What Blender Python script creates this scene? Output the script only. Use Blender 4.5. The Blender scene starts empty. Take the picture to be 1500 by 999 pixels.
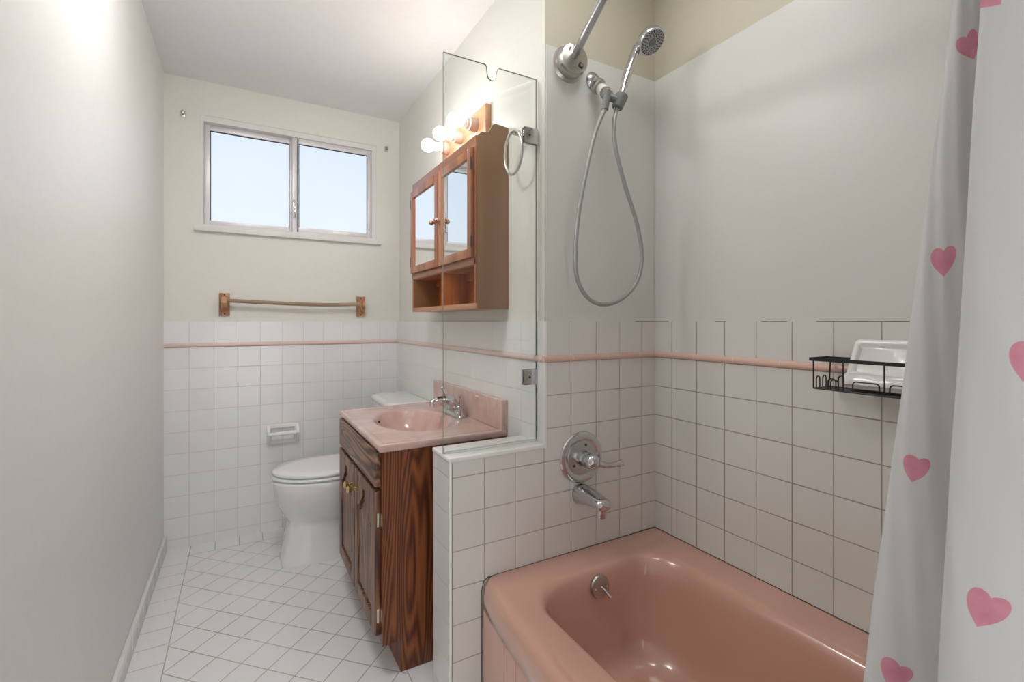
import bpy, bmesh, math, random
from mathutils import Vector, Matrix
random.seed(4)
PI = math.pi
S = bpy.context.scene
C = S.collection

# ------------------------------------------------------------------ camera
F_PX, YAW, CAM_Z, HORIZON = 696.0, 0.5174, 1.17, 471.0
cam = bpy.data.cameras.new('camera'); cam.sensor_width = 36.0; cam.sensor_fit = 'HORIZONTAL'
cam.lens = F_PX / 1500 * 36.0
cam.shift_y = -(499.5 - HORIZON) / 1500
cam.clip_start = 0.02
co = bpy.data.objects.new('camera', cam); C.objects.link(co)
co.location = (0, 0, CAM_Z); co.rotation_euler = (PI / 2, 0, -YAW)
S.camera = co
# ------------------------------------------------------------------ colour management
S.view_settings.view_transform = 'Standard'
S.view_settings.look = 'None'
S.view_settings.gamma = 1.0
S.view_settings.use_curve_mapping = False
S.view_settings.exposure = 0.60
# ------------------------------------------------------------------ strengths of sky and vanity bulbs, then of the added fill lamps
SKY = 0.80
BULB = 24.0
CEIL_FILL = 16.0
DOOR_FILL = 6.0
TUB_FILL = 6.3
# ------------------------------------------------------------------ world: pale overcast sky
w = bpy.data.worlds.new('sky'); S.world = w; w.use_nodes = True
nt = w.node_tree; nt.nodes.clear()
tc = nt.nodes.new('ShaderNodeTexCoord'); sp = nt.nodes.new('ShaderNodeSeparateXYZ')
mr = nt.nodes.new('ShaderNodeMapRange'); mr.inputs[1].default_value = 0.1; mr.inputs[2].default_value = 0.45
cr = nt.nodes.new('ShaderNodeValToRGB')
cr.color_ramp.elements[0].color = (0.80, 0.86, 0.95, 1); cr.color_ramp.elements[1].color = (0.66, 0.78, 0.95, 1)
bg = nt.nodes.new('ShaderNodeBackground'); bg.inputs[1].default_value = SKY
ow = nt.nodes.new('ShaderNodeOutputWorld')
nt.links.new(tc.outputs['Generated'], sp.inputs[0]); nt.links.new(sp.outputs[2], mr.inputs[0])
nt.links.new(mr.outputs[0], cr.inputs[0]); nt.links.new(cr.outputs[0], bg.inputs[0]); nt.links.new(bg.outputs[0], ow.inputs[0])
# added fill light at the doorway behind the camera, to brighten the room
al = bpy.data.lights.new('doorway_fill_light', 'AREA'); al.shape = 'RECTANGLE'; al.size = 0.75; al.size_y = 1.9
al.energy = DOOR_FILL; al.color = (1.0, 0.97, 0.93)
alo = bpy.data.objects.new('doorway_fill_light', al); C.objects.link(alo)
alo.location = (0.1, -1.32, 1.05); alo.rotation_euler = (PI / 2, 0, 0)

# ================================================================== node helpers
def newmat(name):
    m = bpy.data.materials.new(name); m.use_nodes = True
    nt = m.node_tree; nt.nodes.clear()
    out = nt.nodes.new('ShaderNodeOutputMaterial'); b = nt.nodes.new('ShaderNodeBsdfPrincipled')
    nt.links.new(b.outputs[0], out.inputs[0])
    return m, nt, b
def setin(nt, sock, v):
    if hasattr(v, 'is_output') or hasattr(v, 'links'): nt.links.new(v, sock)
    else: sock.default_value = v
def mth(nt, op, a, b=0.0, c=0.0, clamp=False):
    n = nt.nodes.new('ShaderNodeMath'); n.operation = op; n.use_clamp = clamp
    setin(nt, n.inputs[0], a); setin(nt, n.inputs[1], b); setin(nt, n.inputs[2], c)
    return n.outputs[0]
def mix(nt, f, a, b):
    n = nt.nodes.new('ShaderNodeMix'); n.data_type = 'RGBA'
    setin(nt, n.inputs[0], f); setin(nt, n.inputs[6], a); setin(nt, n.inputs[7], b)
    return n.outputs[2]
def coords(nt, kind='Object'):
    t = nt.nodes.new('ShaderNodeTexCoord'); return t.outputs[kind]
def sepxyz(nt, v):
    n = nt.nodes.new('ShaderNodeSeparateXYZ'); nt.links.new(v, n.inputs[0]); return n.outputs
def scalev(nt, v, s):
    n = nt.nodes.new('ShaderNodeVectorMath'); n.operation = 'MULTIPLY'
    nt.links.new(v, n.inputs[0]); n.inputs[1].default_value = s; return n.outputs[0]
def noise(nt, v, scale, detail=3.0, rough=0.5):
    n = nt.nodes.new('ShaderNodeTexNoise'); nt.links.new(v, n.inputs['Vector'])
    n.inputs['Scale'].default_value = scale; n.inputs['Detail'].default_value = detail; n.inputs['Roughness'].default_value = rough
    return n.outputs[0]
def ramp(nt, f, stops):
    n = nt.nodes.new('ShaderNodeValToRGB'); nt.links.new(f, n.inputs[0])
    e = n.color_ramp.elements
    while len(e) > 1: e.remove(e[-1])
    e[0].position = stops[0][0]; e[0].color = stops[0][1]
    for p, c in stops[1:]:
        x = e.new(p); x.color = c
    return n.outputs[0]
def bump(nt, b, h, strength=0.3, dist=0.001):
    n = nt.nodes.new('ShaderNodeBump'); n.inputs['Strength'].default_value = strength; n.inputs['Distance'].default_value = dist
    nt.links.new(h, n.inputs['Height']); nt.links.new(n.outputs[0], b.inputs['Normal'])
def rgb(r, g, b):                                 # sRGB 0-255 to linear
    f = lambda c: (c / 255 / 12.92) if c / 255 <= 0.04045 else ((c / 255 + 0.055) / 1.055) ** 2.4
    return (f(r), f(g), f(b), 1)

def plain(name, col, rough=0.5, metal=0.0, nz=0.0, nscale=40, coat=0.0, spec=0.5):
    m, nt, b = newmat(name)
    v = coords(nt)
    n = noise(nt, v, nscale, 3)
    k = mth(nt, 'MULTIPLY_ADD', n, 0.06, 0.97)
    hs = nt.nodes.new('ShaderNodeVectorMath'); hs.operation = 'SCALE'
    hs.inputs[0].default_value = col[:3]; nt.links.new(k, hs.inputs['Scale'])
    nt.links.new(hs.outputs[0], b.inputs['Base Color'])
    b.inputs['Roughness'].default_value = rough; b.inputs['Metallic'].default_value = metal
    b.inputs['Coat Weight'].default_value = coat; b.inputs['Specular IOR Level'].default_value = spec
    if nz: bump(nt, b, n, nz, 0.001)
    return m

# ------------------------------------------------------------------ materials
M = {}
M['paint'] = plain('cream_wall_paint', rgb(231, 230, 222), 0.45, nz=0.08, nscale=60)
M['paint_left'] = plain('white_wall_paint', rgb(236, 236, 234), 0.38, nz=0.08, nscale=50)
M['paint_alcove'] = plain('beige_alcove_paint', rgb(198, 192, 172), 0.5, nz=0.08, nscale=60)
M['panel'] = plain('grey_white_surround', rgb(216, 216, 211), 0.35, nz=0.12, nscale=160)
M['ceiling'] = plain('ceiling_paint', rgb(242, 242, 243), 0.6)
M['trimwhite'] = plain('glazed_white_bullnose', rgb(238, 238, 234), 0.14)
M['winwhite'] = plain('window_white_paint', rgb(232, 230, 228), 0.4, nz=0.15, nscale=90)
M['alu'] = plain('aluminium_sash', rgb(222, 220, 222), 0.35, 0.25, nz=0.1)
M['gasket'] = plain('dark_gasket', rgb(60, 62, 66), 0.6)
M['chrome'] = plain('chrome', (0.62, 0.62, 0.63, 1), 0.09, 1.0)
M['nickel'] = plain('worn_nickel', (0.50, 0.48, 0.45, 1), 0.30, 1.0, nz=0.1)
M['steelrod'] = plain('brushed_steel', (0.52, 0.52, 0.52, 1), 0.28, 1.0)
M['greyplastic'] = plain('grey_plastic', rgb(120, 122, 121), 0.35)
M['hosegrey'] = None
M['darknoz'] = plain('dark_rubber', rgb(38, 38, 38), 0.6)
M['facegrey'] = plain('grey_spray_face', rgb(170, 170, 170), 0.35)
M['porcelain'] = plain('white_porcelain', rgb(240, 240, 239), 0.08, coat=0.4)
M['seatwhite'] = plain('white_seat_plastic', rgb(243, 243, 243), 0.16)
M['ceramic'] = plain('white_ceramic', rgb(240, 239, 236), 0.15)
M['brass'] = plain('brass', (0.78, 0.58, 0.25, 1), 0.22, 1.0)
M['hinge'] = plain('pale_hinge_metal', (0.75, 0.72, 0.62, 1), 0.35, 0.8)
M['blackwire'] = plain('black_powder_coat', rgb(22, 22, 22), 0.45)
M['socket'] = plain('pinkish_socket_plastic', rgb(214, 196, 186), 0.35)
M['ringbeige'] = plain('satin_pale_nickel', (0.66, 0.64, 0.60, 1), 0.3, 0.7)
M['copper'] = plain('copper_knob', (0.45, 0.25, 0.16, 1), 0.35, 0.6)
M['label'] = plain('white_sticker', rgb(225, 224, 218), 0.5)
M['caulk'] = plain('white_caulk', rgb(232, 232, 228), 0.5)
M['grime'] = plain('dark_caulk_line', rgb(88, 76, 66), 0.7)
M['hall'] = plain('hall_floor', rgb(190, 185, 178), 0.6)

def hose_mat():
    m, nt, b = newmat('ribbed_grey_hose')
    uv = coords(nt, 'UV'); s = sepxyz(nt, uv)
    wv = mth(nt, 'SINE', mth(nt, 'MULTIPLY', s[1], 2 * PI / 0.0035))
    b.inputs['Base Color'].default_value = rgb(165, 165, 162); b.inputs['Metallic'].default_value = 0.55
    b.inputs['Roughness'].default_value = 0.32
    bump(nt, b, wv, 0.4, 0.0006)
    return m
M['hosegrey'] = hose_mat()

def emit(name, col, st):
    m = bpy.data.materials.new(name); m.use_nodes = True; nt = m.node_tree; nt.nodes.clear()
    o = nt.nodes.new('ShaderNodeOutputMaterial'); e = nt.nodes.new('ShaderNodeEmission')
    e.inputs[0].default_value = col; e.inputs[1].default_value = st; nt.links.new(e.outputs[0], o.inputs[0]); return m
M['bulb'] = emit('lit_frosted_bulb', (1.0, 0.96, 0.91, 1), BULB)
M['fill_dome'] = emit('added_fill_dome', (1.0, 0.985, 0.965, 1), CEIL_FILL)  # glow of the added, unseen room lamp

M['fill_dome_tub'] = emit('added_tub_fill_dome', (1.0, 0.985, 0.965, 1), TUB_FILL)  # glow of the added, unseen lamp over the tub

def glass(name, tint=(0.97, 0.985, 0.98, 1), ior=1.45, rough=0.0):
    m = bpy.data.materials.new(name); m.use_nodes = True; nt = m.node_tree; nt.nodes.clear()
    o = nt.nodes.new('ShaderNodeOutputMaterial')
    t = nt.nodes.new('ShaderNodeBsdfTransparent'); t.inputs[0].default_value = tint
    g = nt.nodes.new('ShaderNodeBsdfGlossy'); g.inputs['Roughness'].default_value = rough
    fr = nt.nodes.new('ShaderNodeFresnel'); fr.inputs[0].default_value = ior
    mx = nt.nodes.new('ShaderNodeMixShader')
    nt.links.new(fr.outputs[0], mx.inputs[0]); nt.links.new(t.outputs[0], mx.inputs[1]); nt.links.new(g.outputs[0], mx.inputs[2])
    nt.links.new(mx.outputs[0], o.inputs[0]); return m
M['glass'] = glass('clear_glass')
M['obscure'] = glass('obscure_window_glass', (0.95, 0.96, 0.97, 1), 1.45, 0.45)
M['glassedge'] = plain('green_grey_glass_edge', rgb(112, 128, 122), 0.1)
m_, nt_, b_ = newmat('mirror'); b_.inputs['Metallic'].default_value = 1; b_.inputs['Roughness'].default_value = 0.0
b_.inputs['Base Color'].default_value = (0.92, 0.93, 0.93, 1); M['mirror'] = m_

PITCH = 0.1095; ZL = 0.9256; ZT = 1.17
def tile_mat(name, axis, origin, col, grout, gw=0.0022, band=True, skip=None, dark=0.0, courses=True):
    """glazed 4 1/4 inch tiles: vertical joints along one axis, courses counted from the liner downwards"""
    m, nt, b = newmat(name)
    v = coords(nt); s = sepxyz(nt, v)
    u = s[0] if axis == 'x' else s[1]; z = s[2]
    def line(c, o, w):
        f = mth(nt, 'FRACT', mth(nt, 'DIVIDE', mth(nt, 'SUBTRACT', c, o - PITCH * 40), PITCH))
        d = mth(nt, 'MULTIPLY', mth(nt, 'SUBTRACT', 0.5, mth(nt, 'ABSOLUTE', mth(nt, 'SUBTRACT', f, 0.5))), PITCH)
        n = nt.nodes.new('ShaderNodeMapRange'); n.interpolation_type = 'SMOOTHSTEP'
        nt.links.new(d, n.inputs[0]); n.inputs[1].default_value = w * 0.35; n.inputs[2].default_value = w * 0.9
        n.inputs[3].default_value = 1; n.inputs[4].default_value = 0
        return n.outputs[0]
    lu = line(u, origin, gw); lz = line(z, ZL, gw)
    lz = mth(nt, 'MULTIPLY', lz, mth(nt, 'LESS_THAN', z, 1.04 if courses else -1.0))
    if skip is not None:
        lu = mth(nt, 'MULTIPLY', lu, mth(nt, 'GREATER_THAN', u, skip))
    g = mth(nt, 'MAXIMUM', lu, lz)
    n1 = noise(nt, v, 9, 4, 0.6); n2 = noise(nt, v, 60, 3)
    gf = ramp(nt, n1, [(0.35, (*[c * (1 - dark) for c in grout[:3]], 1)), (0.62, grout)])
    # a slightly different white per tile
    cu = mth(nt, 'FLOOR', mth(nt, 'DIVIDE', mth(nt, 'SUBTRACT', u, origin - PITCH * 40), PITCH))
    cz = mth(nt, 'FLOOR', mth(nt, 'DIVIDE', mth(nt, 'SUBTRACT', z, ZL - PITCH * 40), PITCH))
    cmb = nt.nodes.new('ShaderNodeCombineXYZ'); nt.links.new(cu, cmb.inputs[0]); nt.links.new(cz, cmb.inputs[1])
    wn = nt.nodes.new('ShaderNodeTexWhiteNoise'); nt.links.new(cmb.outputs[0], wn.inputs[0])
    k = mth(nt, 'MULTIPLY_ADD', wn.outputs[0], 0.035, 0.97)
    sc = nt.nodes.new('ShaderNodeVectorMath'); sc.operation = 'SCALE'; sc.inputs[0].default_value = col[:3]; nt.links.new(k, sc.inputs['Scale'])
    nt.links.new(mix(nt, g, sc.outputs[0], gf), b.inputs['Base Color'])
    nt.links.new(mth(nt, 'MULTIPLY_ADD', g, 0.5, 0.16), b.inputs['Roughness'])
    h = mth(nt, 'SUBTRACT', mth(nt, 'MULTIPLY', n2, 0.05), g)
    bump(nt, b, h, 0.5, 0.0012)
    return m
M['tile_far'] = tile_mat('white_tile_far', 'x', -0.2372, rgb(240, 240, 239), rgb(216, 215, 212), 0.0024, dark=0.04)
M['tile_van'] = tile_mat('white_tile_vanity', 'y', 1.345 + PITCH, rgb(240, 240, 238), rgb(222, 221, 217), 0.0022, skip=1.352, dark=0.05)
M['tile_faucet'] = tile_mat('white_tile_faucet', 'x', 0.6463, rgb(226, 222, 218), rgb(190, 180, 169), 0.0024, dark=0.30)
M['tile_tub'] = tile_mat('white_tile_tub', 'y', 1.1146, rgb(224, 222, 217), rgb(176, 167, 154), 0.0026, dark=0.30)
M['tile_ponyend'] = tile_mat('white_tile_ponyend', 'y', 1.30, rgb(230, 229, 227), rgb(196, 192, 186), 0.0026, skip=5.0, dark=0.1)
M['tile_base'] = tile_mat('white_base_tile', 'y', 0.02, rgb(238, 238, 236), rgb(212, 210, 206), 0.0022, courses=False)

def liner_mat(name, axis, origin, col):
    m, nt, b = newmat(name)
    s = sepxyz(nt, coords(nt)); u = s[0] if axis == 'x' else s[1]
    f = mth(nt, 'FRACT', mth(nt, 'DIVIDE', mth(nt, 'SUBTRACT', u, origin - 0.1525 * 40), 0.1525))
    g = mth(nt, 'LESS_THAN', mth(nt, 'ABSOLUTE', mth(nt, 'SUBTRACT', f, 0.5)), 0.008)
    nt.links.new(mix(nt, g, col, rgb(228, 218, 208)), b.inputs['Base Color'])
    b.inputs['Roughness'].default_value = 0.18
    return m
M['liner_far'] = liner_mat('pink_liner_far', 'x', -0.19 + 0.07625, rgb(230, 202, 194))
M['liner_van'] = liner_mat('pink_liner_vanity', 'y', 1.30, rgb(232, 208, 200))
M['liner_alc'] = liner_mat('pink_liner_faucet', 'x', 0.98 + 0.07625, rgb(220, 184, 168))
M['liner_tub'] = liner_mat('pink_liner_tub', 'y', 1.20, rgb(226, 190, 174))

def floor_mat():
    m, nt, b = newmat('white_floor_tile')
    v = coords(nt); s = sepxyz(nt, v); x, y = s[0], s[1]
    def near(c, o, p, w):
        f = mth(nt, 'FRACT', mth(nt, 'DIVIDE', mth(nt, 'SUBTRACT', c, o - p * 60), p))
        d = mth(nt, 'MULTIPLY', mth(nt, 'SUBTRACT', 0.5, mth(nt, 'ABSOLUTE', mth(nt, 'SUBTRACT', f, 0.5))), p)
        n = nt.nodes.new('ShaderNodeMapRange'); n.interpolation_type = 'SMOOTHSTEP'
        nt.links.new(d, n.inputs[0]); n.inputs[1].default_value = w * 0.35; n.inputs[2].default_value = w * 0.9
        n.inputs[3].default_value = 1; n.inputs[4].default_value = 0
        return n.outputs[0]
    def at(c, o, w):
        d = mth(nt, 'ABSOLUTE', mth(nt, 'SUBTRACT', c, o)); return mth(nt, 'LESS_THAN', d, w * 0.6)
    W = 0.0026; dp = 0.1079
    r2 = 1 / math.sqrt(2)
    a = mth(nt, 'MULTIPLY', mth(nt, 'ADD', x, y), r2); c = mth(nt, 'MULTIPLY', mth(nt, 'SUBTRACT', x, y), r2)
    NX, NY = -0.229, 2.405
    diag = mth(nt, 'MAXIMUM', near(a, (NX + NY) * r2, dp, W), near(c, (NX - NY) * r2, dp, W))
    left = mth(nt, 'LESS_THAN', x, NX); far = mth(nt, 'GREATER_THAN', y, 2.868)
    rt = mth(nt, 'GREATER_THAN', x, 0.482)
    ybord = near(y, 2.453, 0.1115, W); xbord = near(x, -0.229, 0.1095, W)
    inside = mth(nt, 'SUBTRACT', 1.0, mth(nt, 'MAXIMUM', mth(nt, 'MAXIMUM', left, far), rt))
    g = mth(nt, 'MULTIPLY', diag, inside)
    g = mth(nt, 'MAXIMUM', g, mth(nt, 'MULTIPLY', mth(nt, 'MAXIMUM', left, rt), mth(nt, 'MULTIPLY', ybord, mth(nt, 'SUBTRACT', 1.0, far))))
    g = mth(nt, 'MAXIMUM', g, mth(nt, 'MULTIPLY', xbord, far))
    g = mth(nt, 'MAXIMUM', g, at(x, NX, W)); g = mth(nt, 'MAXIMUM', g, at(x, 0.482, W))
    g = mth(nt, 'MAXIMUM', g, mth(nt, 'MULTIPLY', at(y, 2.868, W), mth(nt, 'SUBTRACT', 1.0, left)))
    n1 = noise(nt, v, 4, 3); n2 = noise(nt, v, 70, 2)
    gc = ramp(nt, n1, [(0.35, rgb(160, 156, 152)), (0.65, rgb(196, 194, 190))])
    tcol = ramp(nt, n1, [(0.3, rgb(240, 240, 239)), (0.7, rgb(244, 244, 244))])
    nt.links.new(mix(nt, g, tcol, gc), b.inputs['Base Color'])
    nt.links.new(mth(nt, 'MULTIPLY_ADD', g, 0.5, 0.22), b.inputs['Roughness'])
    bump(nt, b, mth(nt, 'SUBTRACT', mth(nt, 'MULTIPLY', n2, 0.06), g), 0.5, 0.0012)
    return m
M['floor'] = floor_mat()

def wood(name, dark, mid, light, axis='z', sc=1.0, rough=0.3, contrast=(0.30, 0.52, 0.75), offset=(0, 0, 0), rings=9.0):
    m, nt, b = newmat(name)
    v = coords(nt)
    mp = nt.nodes.new('ShaderNodeMapping'); nt.links.new(v, mp.inputs[0]); mp.inputs['Location'].default_value = offset
    st = {'z': (5, 5, .45), 'y': (5, .45, 5), 'x': (.45, 5, 5)}[axis]
    fs = {'z': (90, 90, 2.5), 'y': (90, 2.5, 90), 'x': (2.5, 90, 90)}[axis]
    v1 = scalev(nt, mp.outputs[0], tuple(c * sc for c in st)); v2 = scalev(nt, mp.outputs[0], fs)
    n = noise(nt, v1, 1.0, 1.5, 0.4)
    r = mth(nt, 'MULTIPLY_ADD', mth(nt, 'SINE', mth(nt, 'MULTIPLY', n, rings * 2 * PI)), 0.5, 0.5)
    f = noise(nt, v2, 1.0, 3, 0.6)
    t = mth(nt, 'ADD', mth(nt, 'MULTIPLY', r, 0.45), mth(nt, 'MULTIPLY', f, 0.55))
    nt.links.new(ramp(nt, t, [(contrast[0], dark), (contrast[1], mid), (contrast[2], light)]), b.inputs['Base Color'])
    b.inputs['Roughness'].default_value = rough
    bump(nt, b, t, 0.12, 0.0008)
    return m
M['oak_side'] = wood('dark_oak_side', rgb(84, 42, 22), rgb(122, 66, 34), rgb(148, 86, 46), 'z', 1.9, 0.32, rings=26, contrast=(.28, .5, .78))
M['oak_front'] = wood('brown_oak_front', rgb(66, 38, 26), rgb(122, 80, 56), rgb(158, 112, 80), 'z', 1.8, 0.35, rings=24, offset=(3, 1, 2))  # door oak desaturated, its surface sheen put into the colour
M['oak_front_h'] = wood('brown_oak_drawer', rgb(70, 44, 32), rgb(128, 90, 66), rgb(162, 120, 90), 'y', 1.8, 0.35, rings=24, offset=(1, 3, 5))  # drawer oak greyed likewise, gloss carried by the colour
M['oak_dark'] = wood('darker_oak_bottom', rgb(60, 30, 18), rgb(92, 50, 30), rgb(112, 64, 38), 'z', 1.0, 0.4)  # darker oak for the vanity's bottom panel
M['cab_side'] = wood('smooth_maple_side', rgb(140, 104, 74), rgb(152, 114, 82), rgb(164, 126, 92), 'z', 0.6, 0.32, rings=3)
M['cab_front'] = wood('reddish_cabinet_frame', rgb(150, 92, 62), rgb(172, 110, 76), rgb(188, 128, 92), 'z', 0.8, 0.3, rings=4, offset=(2, 5, 1))
M['cab_rail'] = wood('reddish_cabinet_rail', rgb(156, 104, 76), rgb(178, 124, 92), rgb(196, 144, 110), 'y', 0.8, 0.3, rings=4, offset=(2, 5, 1))
M['cab_in'] = wood('orange_cabinet_inside', rgb(150, 76, 30), rgb(182, 98, 44), rgb(200, 118, 60), 'z', 0.8, 0.35, rings=4)
M['board'] = wood('pine_light_board', rgb(176, 128, 92), rgb(192, 144, 106), rgb(204, 160, 122), 'y', 0.8, 0.35, rings=5)
M['bar_wood'] = wood('weathered_bar_wood', rgb(158, 132, 108), rgb(178, 152, 128), rgb(196, 172, 148), 'x', 2.0, 0.5, rings=4)
M['bracket_wood'] = wood('orange_bracket_wood', rgb(160, 112, 76), rgb(190, 138, 98), rgb(208, 160, 120), 'z', 2.0, 0.4, rings=6)

def tub_mat():
    m, nt, b = newmat('pink_enamel')
    v = coords(nt); n = noise(nt, v, 3, 4)
    nt.links.new(ramp(nt, n, [(0.3, rgb(207, 159, 141)), (0.7, rgb(212, 166, 149))]), b.inputs['Base Color'])
    b.inputs['Roughness'].default_value = 0.22; b.inputs['Coat Weight'].default_value = 0.9; b.inputs['Coat Roughness'].default_value = 0.06
    return m
M['tub'] = tub_mat()
def marble_mat():
    m, nt, b = newmat('pink_cultured_marble')
    v = coords(nt)
    n = noise(nt, v, 5, 6, 0.65); n2 = noise(nt, scalev(nt, v, (1, 2.3, 1)), 11, 5, 0.7)
    t = mth(nt, 'ADD', mth(nt, 'MULTIPLY', n, 0.6), mth(nt, 'MULTIPLY', n2, 0.4))
    nt.links.new(ramp(nt, t, [(0.36, rgb(206, 166, 156)), (0.5, rgb(217, 182, 173)), (0.64, rgb(229, 203, 196))]), b.inputs['Base Color'])
    b.inputs['Roughness'].default_value = 0.12; b.inputs['Coat Weight'].default_value = 0.3
    return m
M['marble'] = marble_mat()

# ================================================================== mesh helpers
def link(name, bm, mat, parent=None, smooth=False, recalc=True, angle=None):
    if recalc: bmesh.ops.recalc_face_normals(bm, faces=bm.faces)
    me = bpy.data.meshes.new(name); bm.to_mesh(me); bm.free()
    for m in (mat if isinstance(mat, (list, tuple)) else [mat]): me.materials.append(m)
    if smooth:
        for p in me.polygons: p.use_smooth = True
        me.set_sharp_from_angle(angle=math.radians(angle if angle else 38))
    o = bpy.data.objects.new(name, me); C.objects.link(o)
    if parent is not None:
        o.parent = parent
        o.matrix_parent_inverse = Matrix.Translation(-Vector(parent.location)) if parent.type == 'EMPTY' else Matrix.Identity(4)
    return o
def empty(name, label, cat, loc, group=None):
    o = bpy.data.objects.new(name, None); C.objects.link(o); o.location = loc; o.empty_display_size = 0.05
    o['label'] = label; o['category'] = cat
    if group: o['group'] = group
    return o
def tag(o, label, cat, group=None):
    o['label'] = label; o['category'] = cat
    if group: o['group'] = group
    return o
def box(bm, a, b, bev=0.0, seg=2, mi=0):
    x0, y0, z0 = a; x1, y1, z1 = b
    r = bmesh.ops.create_cube(bm, size=1.0, matrix=Matrix.Translation(((x0 + x1) / 2, (y0 + y1) / 2, (z0 + z1) / 2)) @ Matrix.Diagonal((abs(x1 - x0), abs(y1 - y0), abs(z1 - z0), 1)))
    vs = r['verts']; fs = set(f for v in vs for f in v.link_faces)
    for f in fs: f.material_index = mi
    if bev:
        es = list(set(e for v in vs for e in v.link_edges))
        bmesh.ops.bevel(bm, geom=es, offset=bev, segments=seg, affect='EDGES', profile=0.6)
def B(): return bmesh.new()
def mbox(name, a, b, mat, parent=None, bev=0.0, seg=2):
    bm = B(); box(bm, a, b, bev, seg); return link(name, bm, mat, parent, smooth=bev > 0, angle=50)
def struct(o): o['kind'] = 'structure'; return o
def frame_of(d):
    d = Vector(d).normalized(); up = Vector((0, 0, 1)) if abs(d.z) < 0.95 else Vector((1, 0, 0))
    a = d.cross(up).normalized(); b = a.cross(d).normalized(); return a, b
def sweep(bm, pts, rad, n=12, caps=True, uv=False, closed=False, squash=None):
    pts = [Vector(p) for p in pts]; N = len(pts)
    rads = rad if isinstance(rad, (list, tuple)) else [rad] * N
    rings = []; a = None; L = 0.0; Ls = []
    for i, p in enumerate(pts):
        if i: L += (p - pts[i - 1]).length
        Ls.append(L)
        if closed: d = pts[(i + 1) % N] - pts[i - 1]
        else: d = pts[min(i + 1, N - 1)] - pts[max(i - 1, 0)]
        d.normalize()
        if a is None: a, b = frame_of(d)
        else:
            a = (a - d * a.dot(d)).normalized(); b = a.cross(d).normalized()
        sq = squash[i] if squash else 1.0
        rings.append([bm.verts.new(p + (a * math.cos(t) + b * math.sin(t) * sq) * rads[i]) for t in [2 * PI * k / n for k in range(n)]])
    lay = bm.loops.layers.uv.verify() if uv else None
    R = N if closed else N - 1
    for i in range(R):
        j = (i + 1) % N
        for k in range(n):
            f = bm.faces.new((rings[i][k], rings[i][(k + 1) % n], rings[j][(k + 1) % n], rings[j][k]))
            if uv:
                for l, (u_, v_) in zip(f.loops, ((k / n, Ls[i]), ((k + 1) / n, Ls[i]), ((k + 1) / n, Ls[j]), (k / n, Ls[j]))): l[lay].uv = (u_, v_)
    if caps and not closed:
        bm.faces.new(list(reversed(rings[0]))); bm.faces.new(rings[-1])
def tube(name, pts, rad, mat, parent=None, n=12, uv=False, closed=False, squash=None):
    bm = B(); sweep(bm, pts, rad, n, True, uv, closed, squash); return link(name, bm, mat, parent, smooth=True, angle=45)
def lathe(bm, prof, org, axis, n=32, sx=1.0):
    """prof: (distance along axis, radius)"""
    org = Vector(org); d = Vector(axis).normalized(); a, b = frame_of(d); rings = []
    for (h, r) in prof:
        if r < 1e-6: rings.append([bm.verts.new(org + d * h)])
        else: rings.append([bm.verts.new(org + d * h + (a * math.cos(2 * PI * k / n) * sx + b * math.sin(2 * PI * k / n)) * r) for k in range(n)])
    for r0, r1 in zip(rings, rings[1:]):
        if len(r0) == 1 and len(r1) == 1: continue
        for k in range(n):
            k2 = (k + 1) % n
            if len(r0) == 1: bm.faces.new((r0[0], r1[k2], r1[k]))
            elif len(r1) == 1: bm.faces.new((r0[k], r0[k2], r1[0]))
            else: bm.faces.new((r0[k], r0[k2], r1[k2], r1[k]))
    if len(rings[0]) > 1: bm.faces.new(list(reversed(rings[0])))
    if len(rings[-1]) > 1: bm.faces.new(rings[-1])
def mlathe(name, prof, org, axis, mat, parent=None, n=32, angle=35):
    bm = B(); lathe(bm, prof, org, axis, n); return link(name, bm, mat, parent, smooth=True, angle=angle)
def loft(bm, rings, cap0=True, cap1=True):
    R = [[bm.verts.new(p) for p in r] for r in rings]; n = len(R[0])
    for r0, r1 in zip(R, R[1:]):
        for k in range(n): bm.faces.new((r0[k], r0[(k + 1) % n], r1[(k + 1) % n], r1[k]))
    if cap0: bm.faces.new(list(reversed(R[0])))
    if cap1: bm.faces.new(R[-1])
    return R
def prism(bm, pts, depth, mi=0, bev=0.0, seg=2):
    """pts: closed 3D polygon, depth: vector"""
    a = [bm.verts.new(p) for p in pts]; d = Vector(depth); b = [bm.verts.new(Vector(p) + d) for p in pts]; n = len(a)
    fs = [bm.faces.new(a), bm.faces.new(list(reversed(b)))]
    for k in range(n): fs.append(bm.faces.new((a[k], b[k], b[(k + 1) % n], a[(k + 1) % n])))
    for f in fs: f.material_index = mi
    if bev:
        es = [e for e in fs[1].edges]
        bmesh.ops.bevel(bm, geom=es, offset=bev, segments=seg, affect='EDGES', profile=0.6)
def catmull(P, m=8):
    P = [Vector(p) for p in P]; Q = [P[0] * 2 - P[1]] + P + [P[-1] * 2 - P[-2]]; out = []
    for i in range(1, len(Q) - 2):
        for k in range(m):
            t = k / m; a, b, c, d = Q[i - 1], Q[i], Q[i + 1], Q[i + 2]
            out.append(0.5 * ((2 * b) + (c - a) * t + (2 * a - 5 * b + 4 * c - d) * t * t + (3 * b - a - 3 * c + d) * t ** 3))
    out.append(P[-1]); return out
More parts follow.
